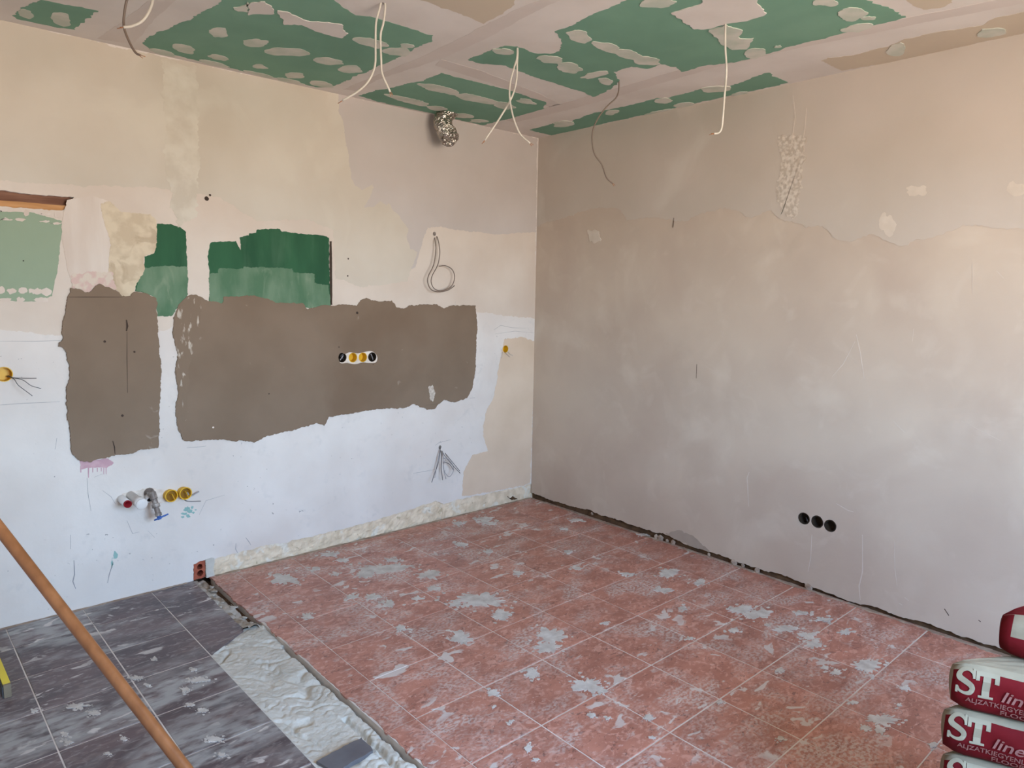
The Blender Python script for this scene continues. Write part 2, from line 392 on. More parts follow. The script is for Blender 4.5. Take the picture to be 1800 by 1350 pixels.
lpatch('bare_plaster', [(176, 358), (191, 354), (214, 373), (264, 376), (275, 388), (275, 428), (270, 445), (253, 451), (254, 474), (241, 496), (234, 512), (232, 522), (212, 522),
                        (207, 512), (186, 500), (191, 481), (194, 426), (180, 383)], 'cream', 0.0040, 0.004, 0.010, 9)
lpatch('scraped_filler', [(126, 483), (160, 479), (196, 478), (205, 508), (190, 512), (172, 503), (158, 516), (140, 509), (127, 506)], 'pinkrough', 0.0046, 0.006, 0.010, 10)
lpatch('green_primer_patch', [(276, 394), (300, 394), (315, 399), (327, 408), (329, 461), (330, 517), (325, 530), (312, 541), (303, 554), (277, 556), (272, 522), (252, 514), (237, 512),
                              (242, 489), (253, 471), (254, 451), (271, 445), (276, 426)], 'green', 0.0016, 0.003, 0.012, 11)
lpatch('thin_primer_patch', [(243, 489), (253, 472), (290, 466), (329, 470), (330, 517), (325, 530), (312, 541), (303, 554), (277, 556), (272, 522), (252, 514), (238, 512)], 'greenlight', 0.0022, 0.004, 0.012, 12)
lpatch('green_primer_patch', [(370, 427), (415, 423), (423, 440), (421, 417), (437, 414), (438, 410), (450, 409), (451, 404), (467, 402), (492, 403), (494, 407), (527, 410), (570, 415), (578, 418), (579, 483), (582, 540),
                              (533, 541), (467, 530), (397, 528), (392, 536), (367, 530), (368, 483), (365, 450)], 'green', 0.0016, 0.003, 0.012, 13)
lpatch('thin_primer_patch', [(368, 482), (383, 480), (384, 473), (427, 472), (428, 469), (467, 471), (513, 472), (515, 479), (552, 482), (552, 497), (577, 502), (581, 540), (533, 541), (467, 530), (397, 528), (392, 536), (367, 530)],
       'greenlight', 0.0022, 0.004, 0.012, 14)
lpatch('board_edge_strip', [(579, 424), (583, 424), (583.5, 480), (584, 536), (580, 536)], 'crack', 0.0016, 0.001, 0.02, 15)
BROWN_A = [(124, 506), (141, 508), (156, 514), (166, 502), (174, 499), (191, 504), (209, 514), (214, 521), (230, 521), (235, 513), (252, 514), (267, 522), (273, 524), (274.6, 542), (276, 564),
           (278, 600), (281, 633), (282, 671), (280, 716), (279, 756), (277, 786), (244, 791), (233, 797), (222, 797), (200, 801), (160, 811), (144, 809), (133, 804), (124, 789), (122, 756),
           (118, 724), (116, 700), (118, 678), (122, 658), (122, 644), (117, 620), (109, 611), (102, 609), (103, 602), (109, 598), (110, 581), (114, 550), (118, 523)]
cpA = lpatch('cement_patch', BROWN_A, 'cement', 0.013, 0.0045, 0.010, 16)
BROWN_B = [(330, 520), (343, 517), (355, 523), (365, 530), (390, 532), (393, 522), (417, 521), (443, 520), (467, 525), (487, 532), (530, 533), (540, 543), (567, 537), (587, 537), (607, 535), (627, 537), (633, 528),
           (643, 523), (653, 528), (673, 530), (688, 528), (697, 540), (712, 542), (720, 537), (767, 535), (780, 542), (793, 537), (835, 537), (838, 567), (837, 600), (835, 650), (830, 680), (820, 700), (800, 707),
           (780, 702), (772, 710), (760, 718), (740, 715), (727, 710), (713, 717), (660, 719), (613, 728), (577, 733), (570, 748), (557, 743), (513, 757), (467, 767), (447, 777), (427, 775), (387, 773), (333, 775),
           (320, 773), (310, 747), (308, 717), (313, 690), (307, 650), (313, 623), (307, 607), (303, 590), (305, 557), (313, 537)]
cpA['label'] = 'narrow brown cement render patch'
# the big cement patch is pierced by the row of four boxes
gangc = [SOCK['gang%d' % i][0] for i in (1, 2, 3, 4)]
collar = smooth_loop([LW(*q) for q in [(594, 628), (598, 620), (606, 622), (614, 619), (628, 621), (638, 619), (650, 617), (658, 620), (663, 628), (660, 637), (648, 638), (637, 637), (624, 640), (610, 638), (598, 638)]], 4)
cpB = slab('cement_patch', jag([LW(*q) for q in BROWN_B], 0.005, 0.010, 17), [collar], lambda a, b, h: (a, -0.006-h, b), 0.005, MT['cement'], wall_left, [0.005], True)
cpB['label'] = 'wide brown cement render patch'
slab('gypsum_collar', collar, [circle(c, 0.030, 20) for c in gangc], lambda a, b, h: (a, -0.003-h, b), 0.003, MT['gypsum'], wall_left, [0.003]*4, True)
lpatch('scuffed_edge', [(330, 522), (343, 519), (354, 525), (352, 560), (345, 585), (338, 610), (330, 650), (330, 700), (326, 745), (320, 772), (312, 747), (309, 717), (314, 690), (308, 650), (314, 623), (309, 607), (305, 590), (307, 557), (314, 538)],
       'cementedge', 0.0075, 0.006, 0.012, 18)
lpatch('filler_scrape', [(752, 680), (760, 676), (764, 692), (760, 706), (755, 700)], 'rrough', 0.0072, 0.004, 0.006, 19)
lpatch('filler_scrape', [(742, 715), (752, 712), (770, 709), (764, 718), (750, 720)], 'cement', 0.0078, 0.003, 0.008, 20)
# grey-green board let into the wall, with filler dabs
lpatch('green_board', [(-80, 366), (0, 371), (60, 374), (108, 388), (109, 405), (107, 425), (101, 480), (94, 505), (92, 521), (62, 530), (0, 529), (-80, 527)], 'greenboard', 0.0014, 0.003, 0.012, 21)
for i, (x, y, rx, ry) in enumerate([(2, 510, 7, 7), (20, 511, 8, 6), (40, 511, 9, 6), (62, 512, 14, 6), (82, 514, 10, 6), (10, 527, 11, 4), (36, 527, 10, 5), (72, 527, 14, 5),
                                    (14, 369, 18, 3.5), (47, 374, 6, 6), (80, 377, 10, 3), (102, 378, 8, 7), (10, 386, 14, 1.6), (36, 386, 9, 1.6), (78, 389, 9, 2), (98, 393, 12, 3)]):
    lpatch('filler_dab', [(x+rx*math.cos(w)*R.uniform(.8, 1.15), y+ry*math.sin(w)*R.uniform(.8, 1.15)) for w in [k*math.pi/5 for k in range(10)]], 'smooth', 0.0022+.0001*i, 0.006, 0.010, 30+i)
for x, y in ((41, 458.5), (2, 371), (73, 376.5)):
    prism('screw_hole', circle(LW(x, y), 0.003, 8), P_LEFT, 0, 0.0028, MT['black'], wall_left)
# pink primer with drips under the narrow cement patch
lpatch('pink_primer_patch', [(137, 806), (142, 824), (156, 823), (189, 822), (200, 814), (191, 805), (160, 809)], 'pink', 0.0010, 0.003, 0.008, 50)
for x, y0, y1, w in ((142, 822, 831, 1.3), (155.5, 822, 840, 1.2), (163, 822, 831, .9), (171, 822, 830, .9), (178, 822, 829, .9), (182.5, 822, 834, .9), (186.5, 822, 834, .9)):
    prism('paint_drip', [LW(x-w, y0), LW(x+w, y0), LW(x+w*.7, y1-1), LW(x, y1), LW(x-w*.7, y1-1)], P_LEFT, 0, 0.0012, MT['pink'], wall_left)
for i, (x, y, rx, ry) in enumerate([(328, 894, 6, 4), (334, 899, 5, 3), (324, 903, 6, 4), (331, 907, 4, 3), (338, 892, 3, 2), (340, 901, 2, 2), (321, 909, 3, 2), (344, 896, 2, 1.5), (203, 976, 4, 8), (197, 990, 1.5, 9)]):
    lpatch('paint_smear', [(x+rx*math.cos(w)*R.uniform(.6, 1.3), y+ry*math.sin(w)*R.uniform(.6, 1.3)) for w in [k*math.pi/5 for k in range(10)]], 'teal', 0.0006, 0.003, 0.006, 60+i, h0=-.001)
def stroke(name, px, w, mat_, surf=LW, to3=P_LEFT, h=0.0006, parent=None):
    p = [Vector(surf(*q)) for q in px]; L = []; Rr = []
    for i, a in enumerate(p):
        t = (p[min(i+1, len(p)-1)]-p[max(i-1, 0)]).normalized(); n = Vector((-t.y, t.x))
        k = w*(0.5 if i in (0, len(p)-1) else 1.0)
        L.append(tuple(a+n*k)); Rr.append(tuple(a-n*k))
    return prism(name, L+Rr[::-1], to3, -0.001, h, MT[mat_], parent)
for px, w in [([(130, 985), (131, 1010), (128, 1022), (133, 1035)], .0025), ([(199, 988), (192, 1010), (189, 1025)], .0022), ([(0, 712), (40, 709), (105, 706)], .0012), ([(153, 840), (155, 870), (160, 898)], .0010),
              ([(180, 833), (165, 839)], .0010), ([(0, 600), (60, 600), (115, 598)], .0010), ([(124, 940), (124, 965)], .0014), ([(765, 783), (772, 778), (792, 773)], .0012), ([(726, 832), (745, 829), (765, 825)], .0010),
              ([(415, 955), (414, 965), (418, 972)], .0020), ([(432, 945), (438, 953), (441, 958)], .0018), ([(223, 915), (233, 938), (245, 935)], .0010), ([(260, 933), (272, 945)], .0010), ([(180, 862), (195, 873), (203, 886)], .0010),
              ([(328, 787), (345, 786), (362, 784)], .0012), ([(100, 770), (97, 790)], .0012), ([(825, 700), (835, 699)], .0018), ([(868, 580), (880, 572), (900, 576), (925, 577)], .0010), ([(870, 587), (905, 582), (938, 585)], .0008),
              ([(800, 545), (800, 530)], .0010), ([(350, 905), (362, 880), (395, 870)], .0008)]:
    stroke('scratch', px, w, 'pencil', parent=wall_left)
stroke('crack', [(221, 562), (222.5, 573), (221, 582)], .005, 'crack', h=0.0134, parent=wall_left)
stroke('crack', [(222, 583), (222, 630), (223, 690)], .0016, 'crack', h=0.0134, parent=wall_left)
stroke('crack', [(197, 774), (200, 785), (201, 797)], .0030, 'crack', h=0.0134, parent=wall_left)
stroke('crack', [(120, 522), (160, 522), (214, 522)], .0016, 'crack', h=0.0134, parent=wall_left)
for x, y, r in ((183, 600, .006), (214, 730, .007), (235, 618, .005), (374, 751, .005), (595, 610, .004), (655, 640, .003), (472, 692, .004), (363, 349, .012), (369, 343, .006), (612, 455, .005), (611, 485, .005), (627, 550, .008)):
    hh = 0.0136 if x < 280 and y > 500 else 0.0066 if y > 530 else 0.0018
    prism('plaster_pit', jag(circle(LW(x, y), r, 9), r*.25, r*.6, x), P_LEFT, 0, hh, MT['crack' if x != 374 else 'gypsum'], wall_left)

# wooden lintel and lath showing in the slot
bl = [LW(*q) for q in [(-70, 326), (0, 333), (60, 339), (133, 345), (128, 362), (60, 356), (0, 352), (-70, 347)]]
prism('lintel_beam', jag(bl, 0.003, 0.02, 71), P_LEFT, -0.068, -0.030, MT['wood'], wall_left)
ll = [LW(*q) for q in [(-70, 346), (0, 352), (60, 356), (118, 361), (112, 371), (60, 369), (0, 366), (-70, 360)]]
prism('wood_lath', jag(ll, 0.002, 0.03, 72), P_LEFT, -0.060, -0.012, MT['lath'], wall_left)

# rough band at the foot of the left wall where the skirting came off
def band_mesh():
    x0, x1 = LW(374, 1000)[0], 0.05
    nu, nv = 260, 12; v = []; f = []
    tops = edge_j
    def top(x):
        for (a, b), (c, d) in zip(tops, tops[1:]):
            if a <= x <= c and c > a: return b+(d-b)*(x-a)/(c-a)
        return tops[-1][1] if x > tops[-1][0] else 0.1
    for i in range(nu+1):
        x = x0+(x1-x0)*i/nu; t = top(x)+0.02
        for j in range(nv+1):
            z = -0.03+(t+0.03)*j/nv
            d = 0.010*noise.noise(Vector((x*16, z*22, 1)))+0.007*noise.noise(Vector((x*45, z*50, 4)))
            s = 1.0 if x < -0.75 else 0.35
            v.append((x, 0.010-d*s, z))
    for i in range(nu):
        for j in range(nv):
            a = i*(nv+1)+j; f.append((a, a+nv+1, a+nv+2, a+1))
    n0 = len(v); v += [(x0-.15, 0.12, -0.08), (x1, 0.12, -0.08), (x1, 0.12, 0.2), (x0-.15, 0.12, 0.2)]; f.append((n0, n0+1, n0+2, n0+3))
    return mesh('baseboard_left', v, f, MT['band'])
tag(band_mesh(), 'rough cream plaster band along the foot of the left wall', 'skirting band', kind='structure')
for px in ([(893, 873), (897, 877), (902, 873), (910, 877), (900, 879)], ):
    prism('chipped_hollow', jag([LW(*q) for q in px], 0.003, 0.006, 3), P_LEFT, -0.02, -0.002, MT['gap'], wall_left)

# cut brick in its niche
b0, b1 = LW(341, 1019), LW(361, 986)
bx0, bx1 = LW(341, 1005)[0], LW(361, 1005)[0]
bz1 = LW(350, 987)[1]
cut_brick = empty('cut_brick', ((bx0+bx1)/2, 0.0, 0.0))
tag(cut_brick, 'broken end of a red hollow brick at the foot of the wall', 'brick')
h1 = jag(circle(((bx0+bx1)/2+.004, bz1*.68), 0.016, 9), .004, .008, 2); h2 = jag(circle(((bx0+bx1)/2+.006, bz1*.30), 0.017, 9), .004, .008, 4)
bf = slab('brick_face', jag([(bx0, 0.002), (bx1, 0.002), (bx1, bz1), (bx0+.004, bz1)], .004, .012, 5), [h1, h2], lambda a, b, h: (a, 0.006-h, b), 0.10, MT['brick'], cut_brick, [0.08, 0.08])
for hh in (h1, h2): prism('brick_core', hh, P_LEFT, -0.092, -0.07, MT['black'], bf)
place(cut_brick)
prism('niche_mortar', jag([(bx1+.002, 0.0), (bx1+.045, 0.0), (bx1+.048, bz1), (bx1+.002, bz1+.005)], .004, .012, 6), P_LEFT, -0.05, 0.004, MT['mortar'], wall_left)
prism('niche_mortar', jag([(bx0-.03, 0.0), (bx0-.002, 0.0), (bx0-.002, bz1), (bx0-.022, bz1-.02)], .004, .012, 7), P_LEFT, -0.05, -0.001, MT['white'], wall_left)
prism('niche_back', [(bx0-.05, -0.03), (bx1+.07, -0.03), (bx1+.07, bz1+.05), (bx0-.05, bz1+.05)], P_LEFT, -0.13, -0.11, MT['gap'], wall_left)

# ------------------------------------------------------------------ right wall (plane x = 0)
gap_px = [(936, 868), (960, 878), (988, 887), (1010, 894), (1031, 896), (1045, 903), (1083, 915), (1117, 927), (1150, 938), (1165, 938), (1188, 951), (1215, 962), (1246, 972), (1274, 981), (1322, 1000), (1370, 1012),
          (1403, 1024), (1430, 1036), (1466, 1048), (1500, 1062), (1537, 1070), (1580, 1086), (1618, 1095), (1680, 1118), (1739, 1137)]
gp = []
for q in gap_px:
    y, z = RW(*q); gp.append((y, min(0.055, max(0.010, z+0.008))))
gp[0] = (0.0, gp[0][1])
gp.append((YB, 0.02))
gpj = jag(gp, 0.006, 0.018, 21, closed=False)
outer = gpj + [(YB, H+.05), (0.0, H+.05)]
RS = [(RW(*q), 0.0335) for q in ((1413, 911.5), (1436.3, 917.5), (1459, 924.5))]
wall_right = slab('wall_right', outer, [jag(circle(c, r, 22), .0025, .012, i) for i, (c, r) in enumerate(RS)], P_RIGHT, 0.05, MT['rwall'], None, [0.048]*3)
tag(wall_right, 'grey beige plastered wall to the right of the corner', 'wall', kind='structure')
def rpatch(name, px, mat_, h, amp=0.008, step=0.016, seed=1, h0=-0.003, parent=None):
    return prism(name, jag([RW(*q) for q in px], amp, step, seed), P_RIGHT, h0, h, MT[mat_], parent or wall_right)
up_px = [(944, 398), (988, 383), (1035, 369), (1083, 364), (1102, 388), (1155, 383), (1208, 388), (1236, 374), (1274, 365), (1322, 383), (1356, 369), (1370, 383), (1418, 402), (1446, 398), (1470, 421), (1494, 424), (1537, 412),
         (1580, 431), (1647, 412), (1704, 395), (1800, 405), (1900, 400)]
upp = [RW(*q) for q in up_px]; upp[0] = (-0.003, upp[0][1])
prism('old_coat', jag(upp + [(-4.0, upp[-1][1]+.03), (YB+.001, upp[-1][1])], 0.010, 0.02, 33, closed=False) + [(YB+.001, H), (-0.003, H)], P_RIGHT, -0.003, 0.0025, MT['rupper'], wall_right)
rpatch('scraped_strip', [(1368, 240), (1390, 236), (1418, 240), (1412, 300), (1405, 350), (1397, 383), (1372, 378), (1366, 335), (1375, 280)], 'rrough', 0.0040, 0.012, 0.012, 34)
rpatch('damp_stain', [(1170, 938), (1195, 932), (1215, 940), (1240, 960), (1248, 970), (1225, 963), (1190, 949)], 'damp', 0.0010, 0.008, 0.016, 35)
# filler smears and trowel ridges
for i, (x, y, rx, ry) in enumerate([(1560, 395, 14, 22), (1615, 335, 20, 10), (1790, 330, 18, 14), (1045, 415, 12, 16)]):
    pts = [(x+rx*math.cos(w)*R.uniform(.6, 1.2), y+ry*math.sin(w)*R.uniform(.6, 1.2)) for w in [k*math.pi/6 for k in range(12)]]
    rpatch('filler_smear', smooth_loop(pts, 3), 'smear', 0.0012+(0.0022 if y < 440 else 0), 0.010, 0.012, 40+i)
for px, w, m in [([(1394, 168), (1398, 205), (1393, 240)], .004, 'lightmark'), ([(1418, 190), (1415, 225), (1412, 245)], .003, 'lightmark'), ([(1505, 588), (1512, 620), (1519, 665)], .0022, 'lightmark'), ([(1503, 600), (1482, 640), (1463, 662)], .002, 'lightmark'),
                 ([(1709, 465), (1709.5, 515)], .0018, 'lightmark'), ([(1752, 476), (1764, 489)], .0026, 'lightmark'), ([(1317, 830), (1313, 840), (1316, 890)], .0030, 'lightmark'), ([(1427, 940), (1425, 980), (1420, 1005)], .0022, 'lightmark'),
                 ([(1516, 940), (1516, 1005), (1510, 1030), (1512, 1055)], .0026, 'lightmark'), ([(1572, 950), (1573, 1000), (1577, 1030)], .0018, 'lightmark'), ([(1660, 1070), (1668, 1082)], .003, 'crack'), ([(1590, 1050), (1597, 1056)], .003, 'lightmark'),
                 ([(1580, 1060), (1586, 1064)], .003, 'lightmark'), ([(1720, 1090), (1724, 1093)], .003, 'crack'), ([(1470, 885), (1490, 897), (1500, 900)], .0022, 'lightmark'),
                 ([(1570, 740+0), (1590, 760)], .0016, 'lightmark'), ([(1690, 740), (1760, 775)], .0010, 'lightmark'), ([(1606, 578), (1604, 600)], .0018, 'lightmark'), ([(1185, 383), (1183, 400)], .002, 'crack'), ([(1225, 640), (1224, 665)], .0016, 'crack')]:
    stroke('trowel_mark', px, w, m, RW, P_RIGHT, 0.0010 if px[0][1] > 430 else 0.0038, wall_right)
# bare base behind the lifted plaster edge
bb = box('baseboard_right', (0.024, YB, -0.06), (0.10, 0, 0), (0, -YB+.12, 0), (0, 0, 0.17), MT['gap'])
tag(bb, 'dark bare strip behind the broken plaster edge of the right wall', 'skirting gap', kind='structure')
for i, (x, y) in enumerate([(1040, 903), (1153, 945), (1160, 949), (1172, 953), (1182, 958), (1290, 994), (1305, 999), (1330, 1009), (1420, 1036), (1245, 978)]):
    yy, zz = RW(x, y)
    me = bpy.data.meshes.new('plaster_crumb'); bm = bmesh.new(); bmesh.ops.create_icosphere(bm, subdivisions=1, radius=0.012+0.006*(i % 3))
    for v in bm.verts: v.co *= 1+0.4*noise.noise(v.co*90+Vector((i, 0, 0))); v.co.x *= .7
    bm.to_mesh(me); bm.free()
    o = link('plaster_crumb', me, MT['dustline'], wall_right); o.location = (0.004, yy, max(zz, 0.010))

# ------------------------------------------------------------------ ceiling
outer = [(XL-.2, YB-.25), (.1, YB-.25), (.1, .16), (XL-.2, .16)]
ch_px = [(672, 6), (909, 84), (1086, 143), (1276, 41), (262, -70)]
ceiling = slab('ceiling', outer, [circle(CE(*q), 0.010, 10) for q in ch_px], P_CEIL, 0.06, MT['filler'], None, [0.055]*5)
tag(ceiling, 'plasterboard ceiling with green boards and pale filled joints', 'ceiling', kind='structure')
def inside(p): return (max(XL, min(-0.001, p[0])), max(YB, min(-0.001, p[1])))
def cpatch(name, px, mat_, h, amp=0.008, step=0.02, seed=1, h0=-0.002):
    return prism(name, [inside(q) for q in jag([inside(CE(*q)) for q in px], amp, step, seed)], P_CEIL, h0, h, MT[mat_], ceiling)
for i, px in enumerate([
    [(20, 27), (37, 14), (50, 8), (72, 0), (85, 2), (172, 19), (155, 32), (132, 52), (100, 49), (62, 40), (30, 33)],
    [(250, 75), (275, 59), (305, 46), (337, 32), (370, 15), (390, 0), (430, -60), (450, -110), (560, -110), (570, -40), (587, 0), (612, 17), (625, 27), (657, 31), (762, 62), (760, 72), (735, 82), (705, 99), (662, 117), (582, 153), (560, 153), (430, 126), (350, 107), (262, 85)],
    [(629, 168), (660, 160), (715, 148), (742, 143), (775, 128), (822, 140), (900, 160), (960, 180), (959, 191), (922, 201), (849, 220), (800, 209), (744, 196), (689, 184)],
    [(822, 105), (855, 90), (887, 80), (911, 81), (940, 93), (968, 95), (985, 90), (986, 68), (975, 55), (1012, 39), (1067, 15), (1102, 0), (1180, -40), (1260, -110), (1420, -110), (1480, -40), (1525, 0), (1542, 8), (1567, 16), (1592, 30), (1550, 42), (1497, 55), (1455, 66), (1377, 85), (1340, 98),
     (1290, 110), (1240, 115), (1200, 126), (1190, 117), (1160, 112), (1137, 121), (1110, 117), (1077, 126), (1090, 142), (1075, 156), (1055, 165), (1043, 170), (1020, 160), (990, 152), (950, 139), (912, 125), (890, 115), (850, 112)],
    [(930, 228), (970, 217), (1000, 215), (1040, 200), (1100, 187), (1155, 172), (1175, 172), (1232, 156), (1270, 160), (1285, 150), (1350, 128), (1385, 145), (1300, 164.5), (1230, 180), (1100, 208.5), (1050, 220), (970, 238)]]):
    cpatch('green_board', px, 'ceilgreen', 0.0008, 0.011, 0.022, 80+i)
for i, px in enumerate([
    [(740, 0), (775, 14), (820, 28), (850, 42), (868, 32), (900, 10), (915, -12), (725, -12)],
    [(1442, 107), (1455, 101), (1500, 97), (1540, 86), (1562, 82), (1590, 69), (1650, 56), (1725, 45), (1750, 32), (1800, 21), (1860, 8), (1900, 40), (1860, 48), (1800, 60), (1650, 92), (1560, 111), (1480, 124), (1465, 118)],
    [(1592, -12), (1600, 8), (1630, 17), (1660, 12), (1690, -12)]]):
    cpatch('tan_board', px, 'ceiltan', 0.0008, 0.010, 0.022, 90+i)
for i, px in enumerate([
    [(625, 160), (665, 140), (770, 105), (850, 70), (940, 20), (985, 0), (950, 0), (900, 20), (820, 62), (740, 100), (650, 137), (603, 157)],
    [(905, 215), (1000, 193), (1100, 165), (1250, 120), (1400, 85), (1600, 45), (1800, 5), (1800, -10), (1600, 30), (1400, 70), (1250, 107), (1100, 150), (1000, 178), (885, 210)],
    [(775, 104), (850, 126), (950, 165), (985, 183), (965, 188), (910, 162), (850, 142), (765, 115)],
    [(170, 68), (205, 45), (260, 0), (310, 0), (270, 35), (235, 78)]]):
    cpatch('joint_strip', px, 'tape', 0.0007, 0.005, 0.03, 95+i)
SPOTS = [(107, 32, 18, 12, 20), (45, 24, 14, 7, 15), (385, 57, 18, 8, 0), (450, 75, 22, 7, 0), (323, 85, 20, 8, 15), (385, 101, 19, 5, 10), (457, 117, 14, 4, 8), (505, 91, 42, 7, 3), (577, 107, 30, 6, 5), (617, 122, 20, 7, 0),
         (518, 132, 18, 6, 0), (650, 74, 29, 8, 12), (698, 90, 26, 8, 6), (716, 80, 12, 4, 5), (455, 130, 25, 3, 13), (510, 142, 24, 3, 13), (566, 148, 22, 5, 8), (287, 92, 24, 4, 13), (375, 111, 28, 3.5, 13), (772, 156, 36, 6, 14), (840, 174, 40, 6, 12),
         (885, 185, 20, 6, 10), (718, 176, 42, 5, 14), (768, 190, 18, 4, 5), (814, 203, 18, 4, 5), (842, 212, 17, 3, 3), (925, 178, 18, 4, 10), (1018, 63, 22, 10, 15), (1068, 83, 28, 8, 15), (1105, 95, 25, 8, 12), (1138, 106, 25, 8, 5), (968, 104, 24, 7, 5), (1000, 118, 22, 8, 10),
         (1045, 131, 22, 5, -12), (1065, 143, 14, 6, 8), (885, 90, 20, 5, 5), (1155, 4, 32, 9, -3), (1325, 93, 20, 9, -8), (1452, 4, 25, 7, 0), (1498, 24, 28, 11, -5), (1527, 31, 14, 3, 0), (1508, 48, 28, 7, -8), (1167, 177, 14, 5, 0), (1202, 184, 18, 4, -7), (1160, 196, 24, 3, -11),
         (1258, 156, 25, 5, -3), (1300, 164, 14, 3, -10), (1075, 197, 14, 4, -8), (992, 217, 20, 5, -5), (1577, 86, 18, 11, -10), (1743, 57, 28, 8, -5), (1368, 81, 8, 2, -5)]
for i, (x, y, rx, ry, an) in enumerate(SPOTS):
    c, s = math.cos(math.radians(an)), math.sin(math.radians(an)); pts = []
    for k in range(12):
        w = k*math.pi/6; q = R.uniform(.82, 1.14); a, b = rx*math.cos(w)*q, ry*math.sin(w)*q
        pts.append((x+a*c-b*s, y+a*s+b*c))
    cpatch('filler_spot', smooth_loop(pts, 3), 'spot', 0.0016+0.00004*i, 0.010, 0.018, 100+i)
for i, px in enumerate([
    [(488, 18), (505, 20), (540, 35), (600, 42), (613, 58), (600, 66), (570, 58), (530, 42), (500, 42)], [(435, 25), (441, 4), (465, 2), (478, 13), (482, 23)], [(410, 12), (438, 3), (436, 20), (420, 18)],
    [(1180, 22), (1230, 5), (1240, -20), (1335, -20), (1333, 5), (1348, 22), (1330, 30), (1300, 37), (1276, 40), (1250, 48), (1220, 50), (1200, 33)], [(1246, 52), (1275, 42), (1303, 53), (1302, 66), (1326, 66), (1313, 85), (1288, 86), (1270, 78)]]):
    cpatch('filler_patch', px, 'filler' if i in (0, 1, 3) else 'spot', 0.0040+0.0001*i, 0.009, 0.022, 200+i)

# ------------------------------------------------------------------ floor: bed, tiles, the mortared trench
fv = box('floor', (XL-.2, YB-.25, -0.10), (-XL+.3, 0, 0), (0, -YB+.41, 0), (0, 0, 0.055), MT['gap'])
floor = tag(fv, 'tiled floor, red on the right and dark plum on the left', 'floor', kind='structure')
prism('grout_bed', [(-2.425, 0.0), (0.0, 0.0), (0.0, YB), (-2.425, YB)], P_FLOOR, -0.05, -0.0018, MT['grout'], floor)
prism('grout_bed', [(XL, 0.0), (-2.53, 0.0), (-2.53, -0.70), (-2.715, -0.86), (-2.675, YB), (XL, YB)], P_FLOOR, -0.05, -0.0018, MT['grout'], floor)
LS, LTH, LX, LY = 0.3105, 0.016, -2.7145, -0.862          # dark tile pitch, turn and corner
def rb(y):                                                  # broken edge of the red tiles
    return -2.421 + 0.014*noise.noise(Vector((0, y*9, 2))) + 0.008*noise.noise(Vector((0, y*34, 5))) - (0.012 if y > -0.7 else 0)
def lb(y):                                                  # edge of the dark tiles
    if y > -0.72: return -2.518 + 0.006*noise.noise(Vector((3, y*14, 2)))
    if y > -0.86: return -2.518 - (-0.72-y)/0.14*0.195
    return LX + 0.016*(LY-y)
def tile_mesh(w, d, name):
    bv = 0.0022; h = 0.008
    v = [(0, 0, -h), (w, 0, -h), (w, d, -h), (0, d, -h), (0, 0, -bv), (w, 0, -bv), (w, d, -bv), (0, d, -bv), (bv, bv, 0), (w-bv, bv, 0), (w-bv, d-bv, 0), (bv, d-bv, 0)]
    f = [(8, 9, 10, 11)]
    for k in (0, 4):
        for i in range(4): f.append((k+i, k+(i+1) % 4, k+4+(i+1) % 4, k+4+i))
    me = bpy.data.meshes.new(name); me.from_pydata(v, [], f); me.update(); return me
SX, SY, OX, OY, TH, GAP = 0.329612, 0.333079, -1.96612, -1.811134, 0.003489, 0.0040
full = tile_mesh(SX-GAP, SY-GAP, 'tile'); full.materials.append(MT['redtile'])
def cut_tile(poly, m):
    if len(poly) < 3: return
    prism('tile', poly, P_FLOOR, -0.008, 0.0, m, floor)
for i in range(-2, 7):
    for j in range(-9, 6):
        x0 = OX+i*SX+GAP/2; y0 = OY+j*SY+GAP/2; x1 = x0+SX-GAP; y1 = y0+SY-GAP
        if y0 < YB or x0 > -0.01 or y0 > -0.01: continue
        y1c = min(y1, -0.003); x1c = min(x1, -0.004 if y0 > -0.3 else 0.012)
        if x1c < x0+0.01: continue
        if x0 > -2.39:
            if y1c == y1 and x1c == x1:
                o = link('tile', full, None, floor); o.location = (x0, y0, R.uniform(-.0006, .0006)); o.rotation_euler = (0, 0, 0)
            else: cut_tile([(x0, y0), (x1c, y0), (x1c, y1c), (x0, y1c)], MT['redtile'])
        elif x1c > -2.45:
            n = max(2, int((y1c-y0)/0.012)); e_ = [(max(x0, min(rb(y1c-(y1c-y0)*k/n), x1c-.002)), y1c-(y1c-y0)*k/n) for k in range(n+1)]
            cut_tile([(x1c, y0), (x1c, y1c)] + e_, MT['redtile'])
lfull = tile_mesh(LS-GAP, LS-GAP, 'dark_tile'); lfull.materials.append(MT['darktile'])
cl, sl = math.cos(LTH), math.sin(LTH)
def l2w(a, b): return (LX+a*cl-b*sl, LY+a*sl+b*cl)
